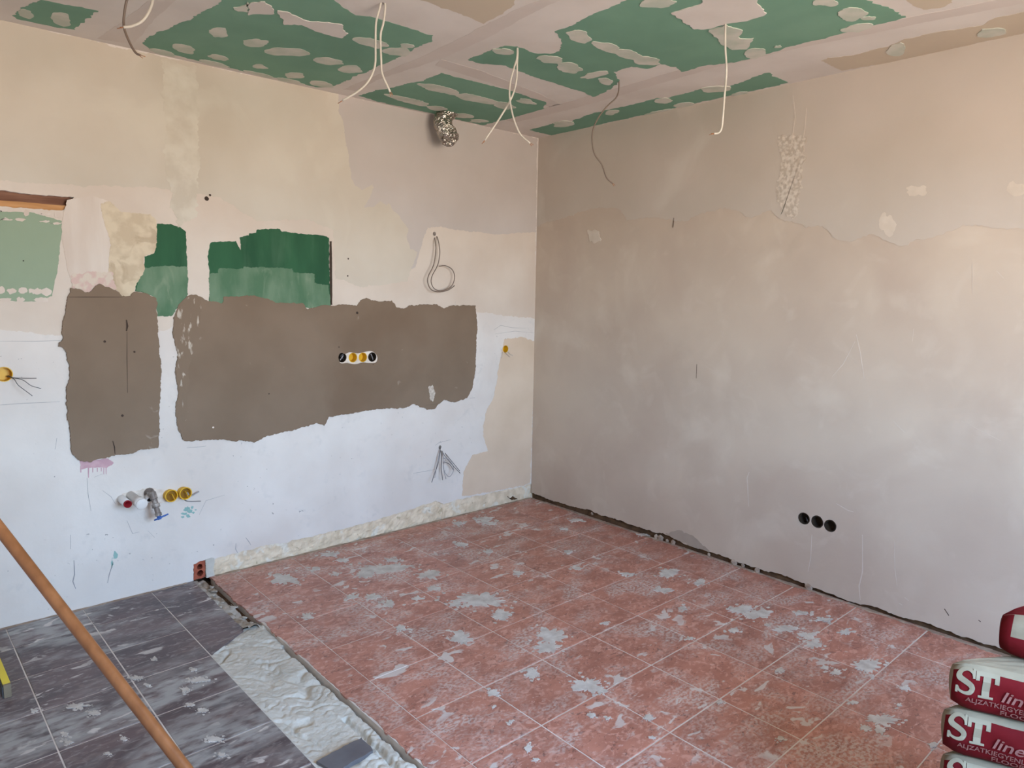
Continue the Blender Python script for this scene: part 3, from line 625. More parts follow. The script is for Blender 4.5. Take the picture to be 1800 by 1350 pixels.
for i in range(-5, 2):
    for j in range(-12, 4):
        a0 = i*LS+GAP/2; b0 = j*LS+GAP/2; a1 = a0+LS-GAP; b1_ = b0+LS-GAP
        q = [l2w(a0, b0), l2w(a1, b0), l2w(a1, b1_), l2w(a0, b1_)]
        if min(p[0] for p in q) < XL or min(p[1] for p in q) < YB or min(p[1] for p in q) > -0.012: continue
        if i >= 0 and (j < 0 or i > 0): continue            # past the edge of the dark tiles
        if max(p[1] for p in q) < -0.002 and i < 0:
            o = link('tile', lfull, None, floor); x, y = l2w(a0, b0); o.location = (x, y, R.uniform(-.0006, .0006)); o.rotation_euler = (0, 0, LTH)
        elif i < 0:
            cut_tile([(p[0], min(p[1], -0.002)) for p in q], MT['darktile'])
        else:
            y0, y1c = q[0][1], min(q[2][1], -0.002); n = max(2, int((y1c-y0)/0.012))
            e_ = []
            for k in range(n+1):
                y = y0+(y1c-y0)*k/n; e_.append((max(q[0][0]+.004, min(lb(y), q[1][0])), y))
            cut_tile(e_ + [(q[3][0], y1c), (q[0][0], y0)], MT['darktile'])
# mortar in the trench: a displaced strip
def trench():
    v = []; f = []; ny, nx = 860, 64
    for i in range(ny+1):
        y = -0.70-(4.74-0.70)*i/ny
        a = lb(min(y, -0.72))-0.004; b = rb(y)+0.004
        if y > -0.80: a = -2.52-(0.195*(max(0, (-0.70-y))/0.10))
        for j in range(nx+1):
            t = j/nx; x = a+(b-a)*t
            p = Vector((x*7, y*5, 0.3))
            z = -0.008 + 0.008*noise.noise(p) - 0.016*max(0, 1-abs(noise.noise(p*1.4+Vector((4, 4, 4))))*9)*max(0, noise.noise(p*.7+Vector((2, 8, 1)))+.5) - 0.009*max(0, 1-abs(noise.noise(p*3.6+Vector((1, 4, 9))))*6)*max(0, noise.noise(p*.9+Vector((5, 3, 1)))+.25) + 0.005*max(0, noise.noise(p*7))
            z += 0.008*max(0, noise.noise(p*1.3+Vector((7, 1, 3))))
            if t < 0.06: z = min(z, -0.001)*(t/0.06) - 0.0005
            ch = max(0, (t-0.90)/0.10); ch *= 1 if y < -0.95 else 0.2
            z -= 0.045*min(1, ch*1.6)*(0.6+0.6*noise.noise(Vector((1, y*6, 9)))+.25)
            if y < -1.62 and t > 0.70: z -= 0.022*max(0, math.sin((t-0.70)*math.pi/0.12))**2
            v.append((x, y, z))
    for i in range(ny):
        for j in range(nx):
            k = i*(nx+1)+j; f.append((k, k+1, k+nx+2, k+nx+1))
    o = mesh('mortar_strip', v, f, MT['mortar'], floor, True)
    # the narrow pipe channel running up to the wall
    v = []; f = []; ny, nx = 150, 20
    for i in range(ny+1):
        y = 0.0-0.73*i/ny
        a = lb(y)-0.004; b = rb(y)+0.006
        for j in range(nx+1):
            t = j/nx; x = a+(b-a)*t; p = Vector((x*20, y*14, 1.3))
            z = -0.012+0.010*noise.noise(p)+0.006*noise.noise(p*3)
            if t > 0.62: z -= 0.036*min(1, (t-0.62)/0.12)
            if t < 0.30: z = -0.004+0.007*noise.noise(p*1.3)
            if y < -0.66: z += 0.02*((-0.66-y)/0.07)
            v.append((x, y, z))
    for i in range(ny):
        for j in range(nx):
            k = i*(nx+1)+j; f.append((k, k+1, k+nx+2, k+nx+1))
    mesh('pipe_channel', v, f, MT['channel'], floor, True)
trench()
# loose mortar lumps along the trench
for k in range(16):
    if k < 16:
        y = -0.03-R.random()*0.68; x = lb(y)+R.uniform(-.02, .07)
    else:
        y = -0.80-R.random()*1.3; x = R.choice([R.uniform(-2.46, -2.43), R.uniform(-2.66, -2.45)])
    me = bpy.data.meshes.new('mortar_lump'); bm = bmesh.new(); rr = R.uniform(.006, .016)
    bmesh.ops.create_icosphere(bm, subdivisions=2, radius=rr)
    for w in bm.verts:
        w.co *= 1+0.8*noise.noise(w.co*90+Vector((k, 0, 0))); w.co.z *= 0.35
    bm.to_mesh(me); bm.free(); me.polygons.foreach_set('use_smooth', [True]*len(me.polygons))
    o = link('mortar_lump', me, MT['channel' if k < 14 else 'mortar'], floor)
    o.location = (x, y, -0.004 if k >= 14 else -0.006); o.rotation_euler = (0, 0, R.uniform(0, 6)); o.scale = (R.uniform(.8, 2.0), R.uniform(.8, 1.6), 1)
# flat dark tile offcut bedded in the mortar
prism('tile_offcut', jag([FL(*q) for q in [(556, 1341), (636, 1299), (655, 1322), (590, 1362)]], .004, .02, 8), P_FLOOR, -0.01, 0.007, MT['offcut'], floor)
# dried plaster splashes
SPL = [(752, 1010, 20, 8), (762, 1035, 10, 4), (670, 1000, 34, 9), (700, 996, 22, 6), (640, 1010, 14, 6), (500, 1018, 22, 10), (845, 1055, 42, 12), (800, 1062, 10, 5), (880, 1080, 16, 9), (970, 1120, 24, 14), (960, 1138, 22, 9), (1030, 1203, 26, 11), (1052, 1212, 14, 8), (935, 1184, 12, 9), (868, 1218, 10, 5), (810, 1122, 20, 13),
       (540, 1083, 9, 5), (705, 1105, 12, 7), (683, 1062, 10, 7), (655, 1050, 13, 5), (735, 1052, 8, 4), (912, 1008, 9, 4), (1015, 999, 8, 4), (1175, 1008, 18, 8), (1230, 1023, 11, 6), (1100, 1009, 12, 3), (1165, 1038, 16, 4), (1200, 1070, 8, 4), (1300, 1072, 22, 7), (1330, 1080, 24, 8), (1380, 1106, 20, 6), (1418, 1117, 18, 7), (1430, 1132, 16, 8),
       (1525, 1172, 20, 12), (1532, 1166, 14, 6), (1290, 1109, 9, 4), (1550, 1266, 24, 10), (1548, 1284, 9, 8), (1521, 1280, 9, 5), (1470, 1182, 9, 5), (1450, 1174, 7, 4), (1140, 1262, 9, 5), (928, 1315, 7, 7), (942, 1336, 5, 3), (1372, 1298, 6, 4), (1212, 1123, 6, 3), (810, 957, 11, 4), (858, 970, 8, 3), (850, 912, 14, 4), (860, 920, 12, 3), (805, 920, 10, 3),
       (1010, 915, 10, 2.5), (1130, 940+0, 8, 2), (1000, 970, 8, 3), (990, 930, 6, 2), (1065, 1096, 6, 3), (580, 975, 14, 4), (600, 985, 12, 3), (690, 985, 10, 3), (555, 1000, 8, 3), (620, 1050, 10, 4), (590, 1010, 6, 3), (135, 1242, 18, 5), (165, 1254, 10, 5), (217, 1299, 6, 4), (190, 1325, 6, 3), (113, 1292, 7, 4), (120, 1306, 8, 3), (378, 1300, 14, 5),
       (326, 1213, 8, 5), (350, 1196, 16, 5), (355, 1249, 8, 4), (260, 1205, 4, 2), (335, 1240, 6, 3), (390, 1328, 8, 4), (272, 1158, 4, 2), (340, 1178, 6, 3), (240, 1192, 10, 3), (60, 1250, 5, 2), (1500, 1236, 8, 3), (1590, 1210, 10, 4), (1580, 1240, 6, 3), (1040, 1257, 6, 4), (1068, 1264, 4, 3), (1450, 1090, 14, 4), (1410, 1078, 12, 3), (1348, 1099, 5, 3), (1485, 1112, 10, 5),
       (897, 1270, 4, 3), (867, 1244, 3, 2), (1145, 1297, 6, 2), (1265, 1235, 5, 3), (1640, 1330-20, 8, 5), (1370, 1180, 8, 4)]
def splash(i, x, y, rx, ry):
    """one dried splash: a ragged island with its specks around it, a single thin mesh"""
    v = []; f = []
    def isl(cx, cy, ax_, ay, k, amp, h):
        pts = []
        for j in range(k):
            w = j*2*math.pi/k; q = Vector((math.cos(w), math.sin(w), i*3.1+cx))
            r = .86+.40*noise.noise(q*1.1)+amp*(.42*noise.noise(q*3.1)+.36*noise.noise(q*7.3)+.20*noise.noise(q*16))
            pts.append(FL(cx+ax_*max(.2, r)*math.cos(w), cy+ay*max(.2, r)*math.sin(w)))
        n = len(pts); b0 = len(v)
        v.extend([(a, b, h) for a, b in pts]); v.extend([(a, b, -.001) for a, b in pts])
        f.append(tuple(range(b0, b0+n))); f.extend([(b0+j, b0+(j+1) % n, b0+n+(j+1) % n, b0+n+j) for j in range(n)])
    isl(x, y, rx*1.05, ry*1.05, 72 if rx > 8 else 32, 1.0, 0.0013+.00002*i)
    for _ in range(int(3+rx*.9)):
        w = R.uniform(0, 6.28); q = R.uniform(.9, 1.9)
        sz = R.choice([.6, .8, 1.2, 1.8, 2.6])
        isl(x+rx*q*math.cos(w), y+ry*q*math.sin(w), sz*1.5, sz*.7, 9, .6, 0.0003+.0008*R.random())
    mesh('plaster_splash', v, f, MT['splat'], floor)
for i, q in enumerate(SPL): splash(i, *q)
# dusty lines where the floor meets the walls
lx = [(XL, 0.0)] + [(-2.55, 0.0), (-2.55, -0.016)] + [(XL, -0.020)]
prism('dust_line', jag(lx, .008, .02, 5), P_FLOOR, -0.002, 0.0012, MT['dustline'], floor)
prism('dust_line', jag([(-2.40, 0.0), (-0.02, 0.0), (-0.02, -0.018), (-2.40, -0.022)], .008, .02, 6), P_FLOOR, -0.002, 0.0012, MT['dustline'], floor)
prism('dust_line', jag([(0.0, -0.02), (0.0, -4.2), (-0.024, -4.2), (-0.020, -0.02)], .010, .02, 7), P_FLOOR, -0.002, 0.0012, MT['dustline'], floor)

# ------------------------------------------------------------------ side wall and back wall with windows (behind the camera)
w = box('wall_side', (XL-0.2, YB, -0.05), (0.2, 0, 0), (0, -YB+0.16, 0), (0, 0, H+0.05), MT['outside'])
tag(w, 'plain plastered side wall left of the view', 'wall', kind='structure')
back = slab('wall_back', [(XL, -0.05), (0.05, -0.05), (0.05, H+.05), (XL, H+.05)], [[(a, c), (b, c), (b, d), (a, d)] for a, b, c, d in WINDOWS], lambda a, b, h: (a, YB+h, b), 0.02, MT['outside'], None, [0.25]*len(WINDOWS), True)
tag(back, 'plain plastered wall with a window opening behind the viewer', 'wall', kind='structure')
for k, (a, b, c, d) in enumerate(WINDOWS):
    t = 0.05; wf = empty('window_%d' % (k+1), (a, YB-0.15, c)); tag(wf, 'white window frame in the wall behind the viewer', 'window', kind='structure')
    for o_, e1, e3 in (((a, YB-.18, c), (b-a, 0, 0), (0, 0, t)), ((a, YB-.18, d-t), (b-a, 0, 0), (0, 0, t)), ((a, YB-.18, c+t), (t, 0, 0), (0, 0, d-c-2*t)), ((b-t, YB-.18, c+t), (t, 0, 0), (0, 0, d-c-2*t)), (((a+b)/2-t/2, YB-.18, c+t), (t, 0, 0), (0, 0, d-c-2*t))):
        box('frame_bar', o_, e1, (0, 0.06, 0), e3, MT['frame'], wf)
    place(wf)

# ------------------------------------------------------------------ wall boxes
def wall_box(name, c, r, colour, label, group, depth=0.05, wires=(), dirn=(0, 1, 0), to=None):
    """round flush box: cup with a back, a rim; wires hang out of it"""
    o3 = to(c) if to else Vector((c[0], -0.001, c[1])); ax = Vector(dirn)
    root = empty(name, o3); tag(root, label, 'socket box', group)
    m = MT[colour]
    lathe('cup', [(0.0, r-.0005), (depth, r-.0005), (depth, r-.004), (0.002, r-.0035), (0.0, r-.0035), (0.0, r-.0005)], o3, ax, m, root, 24, False)
    lathe('cup_back', [(depth-.004, r-.003), (depth, r-.003)], o3, ax, MT['yellow' if colour == 'yellow' else 'hole'], root, 24, False)
    for k, (pts, rad, mm) in enumerate(wires):
        tube('wire', catmull(pts, 6), rad, MT[mm], root, 6)
    place(root); return root
def w3(x, y, out): q = LW(x, y); return Vector((q[0], -out, q[1]))
def wpt(x, y, out):                                        # point seen at this pixel, standing 'out' metres off the left wall
    q = on(x, y, 1, -out); return Vector(q)
GRP = 'boxes in the brown cement patch'
wall_box('socket_box', *SOCK['gang1'], 'hole', 'dark open wall box at the left end of the row of four', GRP, wires=[([wpt(601, 630, -.03), wpt(603, 625, -.01), wpt(598, 633, 0.0)], .003, 'wirew'), ([wpt(604, 632, -.03), wpt(599, 626, -.008), wpt(604, 622, 0.0)], .003, 'wire')])
wall_box('socket_box', *SOCK['gang2'], 'yellow', 'yellow round wall box, left of the two in brown cement', GRP)
wall_box('socket_box', *SOCK['gang3'], 'yellow', 'yellow round wall box, right of the two in brown cement', GRP)
wall_box('socket_box', *SOCK['gang4'], 'hole', 'dark open wall box at the right end of the row of four', GRP, wires=[([wpt(656, 634, -.03), wpt(654, 627, -.005), wpt(652, 622, 0.004)], .003, 'wirew')])
wall_box('socket_box', *SOCK['leftbox'], 'yellow', 'yellow round wall box with loose wires at the left edge', 'single yellow wall boxes', wires=[
    ([wpt(14, 660, -.03), wpt(24, 664, .02), wpt(45, 665, .06), wpt(64, 665, .09)], .0016, 'wire'), ([wpt(12, 661, -.03), wpt(22, 664, .02), wpt(40, 668, .06), wpt(55, 678, .08), wpt(72, 683, .10)], .0016, 'wire'),
    ([wpt(12, 662, -.03), wpt(24, 666, .02), wpt(32, 677, .05), wpt(45, 687, .07), wpt(57, 696, .08)], .0016, 'wire')])
wall_box('socket_box', *SOCK['single'], 'yellow', 'small yellow round wall box near the room corner', 'single yellow wall boxes', wires=[
    ([wpt(885, 617, -.02), wpt(889, 621, .02), wpt(896, 628, .04)], .0014, 'wire'), ([wpt(892, 617, -.02), wpt(895, 621, .02), wpt(901, 625, .03)], .0014, 'wirew'), ([wpt(884, 617, -.02), wpt(883, 622, .02), wpt(882, 630, .03)], .0012, 'wirew')])
GRP = 'round boxes low on the right wall'
for (c, r), lab in zip(RS, ('dark round socket hole nearest the room corner, right wall', 'dark round socket hole in the middle of three, right wall', 'dark round socket hole farthest from the corner, right wall')):
    o3 = Vector((0.001, c[0], c[1])); ws = []
    if 'nearest' in lab: ws = [([o3+Vector((.04, .01, -.01)), o3+Vector((.02, -.005, 0)), o3+Vector((.006, -.018, -.012))], .003, 'wire')]
    wall_box('socket_box', c, 0.031, 'hole', lab, GRP, 0.045, ws, (1, 0, 0), lambda q: Vector((0.001, q[0], q[1])))

# two yellow boxes standing proud beside the pipes
for (x, y, out, lab) in ((300, 873, 0.028, 'yellow open box beside the blue-handled valve'), (324, 868.5, 0.034, 'yellow open box, farther of the pair beside the pipes')):
    base = w3(x-3, y-3, 0.0); root = empty('socket_box', base); tag(root, lab, 'socket box', 'yellow boxes beside the pipes')
    r = 0.031
    lathe('cup', [(0.0, r), (out, r), (out+.004, r+.002), (out+.004, r-.003), (0.002, r-.003), (0.0, r)], base, (0.12, -1, 0.05), MT['yellow'], root, 24, False)
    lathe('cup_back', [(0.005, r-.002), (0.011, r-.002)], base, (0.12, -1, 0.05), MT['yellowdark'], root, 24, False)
    tube('wire', catmull([base+Vector((0, -.010, 0)), base+Vector((.006, -.03, .01)), base+Vector((.015, -.045, -.02))], 6), .002, MT['yellow'], root, 6)
    if x > 310:
        tube('wire', catmull([base+Vector((.02, -.01, 0)), wpt(335, 872, .02), wpt(350, 864, .02)], 6), .0035, MT['wirew'], root, 6)
        tube('wire', catmull([base+Vector((.0, -.01, -.03)), wpt(330, 881, .01), wpt(353, 881, .012)], 6), .002, MT['wire'], root, 6)
    place(root)
prism('rough_surround', jag([LW(*q) for q in [(205, 876), (222, 868), (243, 862), (262, 858), (285, 860), (310, 862), (332, 858), (338, 868), (328, 878), (300, 883), (280, 884), (258, 884), (232, 882), (214, 884)]], .008, .012, 4), P_LEFT, -0.002, 0.003, MT['gypsum'], wall_left)

# ------------------------------------------------------------------ pipes
b = w3(213, 876.5, 0.0); root = empty('drain_pipe', b); tag(root, 'white pipe stub with a red rim sticking out of the wall', 'pipe', 'pipe stubs in the wall')
ax = Vector((0.04, -1, -0.03)).normalized()
lathe('pipe_body', [(0, .019), (.10, .019), (.10, .016), (.002, .016), (0, .019)], b, ax, MT['pipe'], root)
lathe('red_rim', [(.096, .0175), (.112, .0185), (.112, .0155), (.03, .0150), (.02, .001), (.03, .0165), (.096, .0175)], b, ax, MT['redpipe'], root)
place(root)
b = w3(229, 870, 0.0); root = empty('capped_pipe', b); tag(root, 'thicker white pipe stub with a flat cap between red rim and valve', 'pipe', 'pipe stubs in the wall')
ax = Vector((0.10, -1, -0.10)).normalized()
lathe('pipe_body', [(0, .020), (.10, .022), (.102, .027), (.150, .028)], b, ax, MT['pipe'], root)
lathe('pipe_cap', [(.150, .028), (.153, .0275), (.155, .024), (.155, .002)], b, ax, MT['pipe'], root)
place(root)
b = w3(262, 866, 0.0); root = empty('angle_valve', b); tag(root, 'dusty grey angle valve with a blue lever on the wall', 'valve')
e0 = b+Vector((0, -.075, 0))
lathe('inlet', [(0, .026), (.006, .026), (.008, .014), (.075, .013)], b, (0, -1, 0), MT['valve'], root, 18)
dn = Vector((0.12, -.35, -1)).normalized()
lathe('valve_body', [(-.022, .006), (-.020, .016), (.016, .018), (.018, .014), (.040, .014), (.042, .019), (.060, .019), (.062, .013), (.088, .013), (.090, .016), (.104, .016), (.106, .008)], e0, dn, MT['valve'], root, 16, False)
hub = e0+dn*.112
side = Vector((1, -.15, .35)).normalized(); fr = side.cross(dn).normalized()
ring = [hub+side*(.010+.032*math.cos(w))+fr*.013*math.sin(w)+dn*.004 for w in [k*math.pi/10 for k in range(21)]]
lv = tube('blue_lever', ring, .0042, MT['blue'], root, 8)
lathe('lever_hub', [(-.006, .010), (.010, .010), (.012, .006)], hub, dn, MT['blue'], lv, 12, False)
place(root)
b = w3(258, 872, 0.0); root = empty('pipe_nipple', b); tag(root, 'short dark-ended pipe nipple just left of the valve', 'pipe', 'pipe stubs in the wall')
lathe('pipe_body', [(0, .014), (.055, .014), (.055, .010), (.03, .010)], b, (-.05, -1, -.15), MT['pipe'], root, 16); lathe('bore', [(.050, .0095), (.052, .0095)], b, (-.05, -1, -.15), MT['black'], root, 16); place(root)

# ------------------------------------------------------------------ cables hanging from the ceiling
HD = Vector((DD.x, DD.y, 0)).normalized()
def hang(hole_px, pts, push=0.0):
    h = Vector((*CE(*hole_px), H)); out = [h+Vector((0, 0, .03))]
    for i, (x, y) in enumerate(pts):
        v = ray(x, y); t = ((h-CAM).dot(HD)+push*i/len(pts))/v.dot(HD); out.append(CAM+v*t)
    return out
def cable(label, hole_px, pts, rad=.0042, m='cablew', end='copper', push=0.0, group='cables hanging from the ceiling'):
    p = catmull(hang(hole_px, pts, push), 8); root = empty('electric_cable', p[0]); tag(root, label, 'cable', group)
    sh = tube('sheath', p, rad, MT[m], root, 8)
    t = (p[-1]-p[-2]).normalized()
    for k, dv in enumerate((Vector((.004, 0, .003)), Vector((-.004, .002, -.003)))):
        tube('conductor', [p[-1]-t*.006+dv*.3, p[-1]+t*.016+dv], .0014, MT[end], sh, 5)
    place(root); return root
cable('long white cable curving left, left of the central pair', (672, 6), [(668, 12), (661, 40), (660, 75), (659, 115), (648, 142), (630, 160), (602, 177)])
cable('white cable beside it, hanging straight with a hooked tip', (672, 6), [(677, 10), (674, 40), (669, 62), (670, 105), (672, 130), (686, 162)])
cable('white cable crossing its twin, tip to the lower left', (909, 84), [(910, 92), (909, 112), (908, 140), (900, 170), (880, 205), (852, 247)])
cable('brown-shaded cable crossing its twin, tip to the lower right', (909, 84), [(909, 100), (904, 118), (897, 145), (896, 172), (902, 205), (914, 235), (932, 252)], m='cablew', push=-.05)
cable('thin wavy cable hanging near the room corner', (1086, 143), [(1088, 150), (1084, 170), (1066, 188), (1050, 210), (1041, 235), (1044, 268), (1058, 290), (1066, 312), (1077, 323)], .0036, 'cabled')
cable('single straight white cable hanging in front of the right wall', (1276, 41), [(1275, 50), (1275, 85), (1277, 125), (1273, 175), (1270, 215), (1267, 229), (1262, 234), (1255, 235)], .0042)
cable('dark cable with frayed tip at the top left', (262, -70), [(245, -45), (226, -8), (219, 20), (218, 48), (228, 75), (238, 92), (246, 97)], .0042, 'cabled')
cable('white cable bending to meet the dark one, top left', (262, -70), [(268, -40), (269, -5), (263, 18), (250, 37), (232, 46), (217, 48)], .0048, push=-.06)
# coiled cable on the wall
root = empty('coiled_cable', w3(763.5, 411, 0.0)); tag(root, 'grey cable looped in a ring hanging on the left wall', 'cable')
s1 = [(763, 412, -.03), (765, 425, .03), (766, 440, .04), (762, 466, .05), (753, 485, .055), (752, 497, .06), (758, 509, .06), (770, 513, .06), (785, 511, .06), (794, 506, .06), (799, 502, .06)]
s2 = [(766, 411, -.03), (770, 422, .03), (773, 440, .05), (772, 455, .055), (768, 469, .06), (760, 484, .06), (758, 496, .06), (763, 507, .06), (774, 511, .055), (789, 507, .05), (797, 497, .05), (799, 484, .05), (794, 473, .05), (783, 467, .05), (772, 468, .05)]
for s in (s1, s2): tube('strand', catmull([wpt(*q) for q in s], 6), .0030, MT['cabled'], root, 8)
place(root)
root = empty('wire_bundle', w3(773.5, 786, 0.0)); tag(root, 'bunch of loose grey wires sprouting low from the left wall', 'wires')
for pts, m in (([(773, 787, -.03), (774, 790, .02), (770, 815, .04), (763, 835, .05), (759, 848, .06)], 'wire'), ([(773, 787, -.03), (773, 792, .02), (768, 818, .03), (764, 840, .03)], 'wirew'), ([(774, 787, -.03), (776, 800, .03), (776, 825, .04), (778, 844, .05)], 'wire'),
               ([(775, 787, -.03), (779, 800, .03), (780, 825, .05), (784, 842, .06)], 'wirew'), ([(775, 787, -.03), (781, 800, .03), (795, 817, .06), (809, 832, .09)], 'wire'), ([(776, 788, -.03), (790, 806, .03), (800, 818, .05), (808, 828, .06)], 'wire'),
               ([(776, 788, -.03), (780, 805, .03), (788, 807, .05), (796, 818, .06), (797, 828, .06), (790, 838, .06), (783, 832, .06), (779, 820, .06), (783, 808, .05)], 'wirew'), ([(780, 812, .05), (790, 816, .05), (797, 826, .05)], 'wire')):
    tube('wire', catmull([wpt(*q) for q in pts], 6), .0022, MT[m], root, 6)
place(root)

# ------------------------------------------------------------------ flexible foil duct
def duct():
    p0 = Vector((*LW(776, 203)[:1], -0.09, H+0.03)); pa = wpt(778, 212, .12); pb = wpt(785, 232, .17); pc = wpt(792, 246, .21)
    path = catmull([p0, pa, pb, pc], 20)
    root = empty('foil_duct', p0); tag(root, 'crumpled aluminium flexible duct hanging where wall meets ceiling', 'duct')
    n = 36; v = []; f = []; m = len(path); up = Vector((0, -1, 0))
    for i, p in enumerate(path):
        t = (path[min(i+1, m-1)]-path[max(i-1, 0)]).normalized(); a = t.cross(up).normalized(); b_ = t.cross(a)
        for j in range(n):
            w = 2*math.pi*j/n
            r = 0.055*(1+0.05*math.sin(i*1.9))*(1+0.16*noise.noise(Vector((math.cos(w)*1.7, math.sin(w)*1.7, i*.13)))+0.10*noise.noise(Vector((math.cos(w)*5, math.sin(w)*5, i*.45))))
            if 10 < i < 22: r *= 0.93
            v.append(p+(a*math.cos(w)+b_*math.sin(w))*r)
    for i in range(m-1):
        for j in range(n): f.append((i*n+j, i*n+(j+1) % n, (i+1)*n+(j+1) % n, (i+1)*n+j))
    mesh('duct_tube', v, f, MT['foil'], root)
    # crumpled closed end
    t = (path[-1]-path[-2]).normalized(); a = t.cross(up).normalized(); b_ = t.cross(a); v = []; f = []; rings = 9
    for k in range(rings+1):
        q = k/rings
        for j in range(n):
            w = 2*math.pi*j/n; base = v_last[j] if False else None
            r = 0.055*(1-q)*(1+0.05*math.sin((m-1)*1.9))*(1+0.16*noise.noise(Vector((math.cos(w)*1.7, math.sin(w)*1.7, (m-1)*.13)))+0.10*noise.noise(Vector((math.cos(w)*5, math.sin(w)*5, (m-1)*.45))))
            v.append(path[-1]+(a*math.cos(w)+b_*math.sin(w))*r + t*(0.016*noise.noise(Vector((math.cos(w)*3*(1-q), math.sin(w)*3*(1-q), 5+q*4)))*min(1, q*4)+.004*q))
    for k in range(rings):
        for j in range(n): f.append((k*n+j, k*n+(j+1) % n, (k+1)*n+(j+1) % n, (k+1)*n+j))
    mesh('crumpled_end', v, f, MT['foil'], root)
    place(root)
duct()

# ------------------------------------------------------------------ wooden pole leaning across the view
P1 = at(325, 1350, 1.45); P0 = at(0, 930, 1.56); v = P0-P1
A = P1-v*((P1.z-0.012)/v.z); B = P0+v*((XL+0.012-P0.x)/v.x)
root = empty('wooden_pole', A); tag(root, 'long varnished wooden broom handle leaning across the lower left', 'pole')
tube('shaft', [A+(B-A)*(k/30) for k in range(31)], [0.0125*(1+.03*noise.noise(Vector((k, 0, 0)))) for k in range(31)], MT['handle'], root, 20)
lathe('rounded_end', [(-.002, .0124), (.006, .0115), (.011, .007), (.012, .001)], A+(A-B).normalized()*0.0, (A-B).normalized(), MT['handle'], root, 20)
place(root)
# yellow spirit level lying on the dark tiles
a = Vector((*FL(21, 1224), 0)); c = Vector((*FL(-2, 1168), 0)); dr = (c-a).normalized(); sd = Vector((dr.y, -dr.x, 0)); sd = -sd if sd.x > 0 else sd
root = empty('spirit_level', a); tag(root, 'end of a yellow spirit level lying on the dark tiles', 'level')
box('level_body', a+dr*.012+Vector((0, 0, .0)), sd*.024, dr*.60, (0, 0, .052), MT['levely'], root)
box('end_cap', a-dr*.0+Vector((0, 0, .0)), sd*.024, dr*.012, (0, 0, .052), MT['bagpaper'], root)
box('shadow_strip', a+sd*.0245+dr*.004, sd*.004, dr*.60, (0, 0, .046), MT['level_shadow'], root)  # dark strip that paints the shadow along the level's left side
place(root)

# ------------------------------------------------------------------ paper bags of floor compound
BT = 0.1215
def bag_point(u, v, w, W, D, T, cut=0.68):
    """u, v, w in -1..1 of a soft box: pillow-shaped top, sagging sides"""
    bul = 0.003*(1-u*u)*(1-v*v)
    edge_ = 1-0.10*abs(w)**3
    x = W/2*(u*(1-0.015*w*w)); dl = min(D, 0.045+(u+1)*W/2*cut); y = -D/2*edge_+(v+1)/2*(dl-D*(1-edge_))
    z = T/2*w + (bul if w > 0 else -bul*0.2)*abs(w)
    k = max(0, abs(u)-.86)/.14
    z -= T*0.10*k*k*w
    y *= 1-0.03*k
    y += (0.006*math.sin(u*9+2.0)*(1-abs(w)) + 0.004*noise.noise(Vector((u*4, w*3, v))))*(1 if v < 0 else -1)*(abs(v) > .9)
    z += 0.002*noise.noise(Vector((u*5, v*4, w)))
    return Vector((x, y, z+T/2))
def bag_mesh(name, W, D, T, mats, split, cut=0.68):
    """closed soft box; split(u, v, w, face) gives the material index"""
    nu, nv, nw = 26, 16, 10
    bm = bmesh.new(); grid = {}
    def vert(u, v, w):
        key = (round(u, 4), round(v, 4), round(w, 4))
        if key not in grid: grid[key] = bm.verts.new(bag_point(u, v, w, W, D, T, cut))
        return grid[key]
    def face(fn, na, nb, side):
        for i in range(na):
            for j in range(nb):
                c = [(-1+2*i/na, -1+2*j/nb), (-1+2*(i+1)/na, -1+2*j/nb), (-1+2*(i+1)/na, -1+2*(j+1)/nb), (-1+2*i/na, -1+2*(j+1)/nb)]
                try:
                    f_ = bm.faces.new([vert(*fn(*q)) for q in c])
                    m_ = fn((c[0][0]+c[2][0])/2, (c[0][1]+c[2][1])/2); f_.material_index = split(*m_, side); f_.smooth = True
                except ValueError: pass
    face(lambda a, b: (a, -1, b), nu, nw, 'front'); face(lambda a, b: (a, 1, b), nu, nw, 'back')
    face(lambda a, b: (a, b, 1), nu, nv, 'top'); face(lambda a, b: (a, b, -1), nu, nv, 'bottom')
    face(lambda a, b: (-1, a, b), nv, nw, 'left'); face(lambda a, b: (1, a, b), nv, nw, 'right')
    bmesh.ops.recalc_face_normals(bm, faces=bm.faces)
    me = bpy.data.meshes.new(name); bm.to_mesh(me); bm.free()
    for m in mats: me.materials.append(m)
    return me
BW, BD = 0.58, 0.40
def split_main(u, v, w, side):
    if side == 'front': return 1 if (-0.965 < u and w < 0.86) else 0
    if side == 'left': return 0
    return 0
def split_top(u, v, w, side):
    if side == 'front': return 1 if (w < 0.10-0.8*(u+1) or u < -0.955) else 0
    if side == 'left': return 1
    if side == 'top': return 1 if v > -0.80 else 0
    return 1
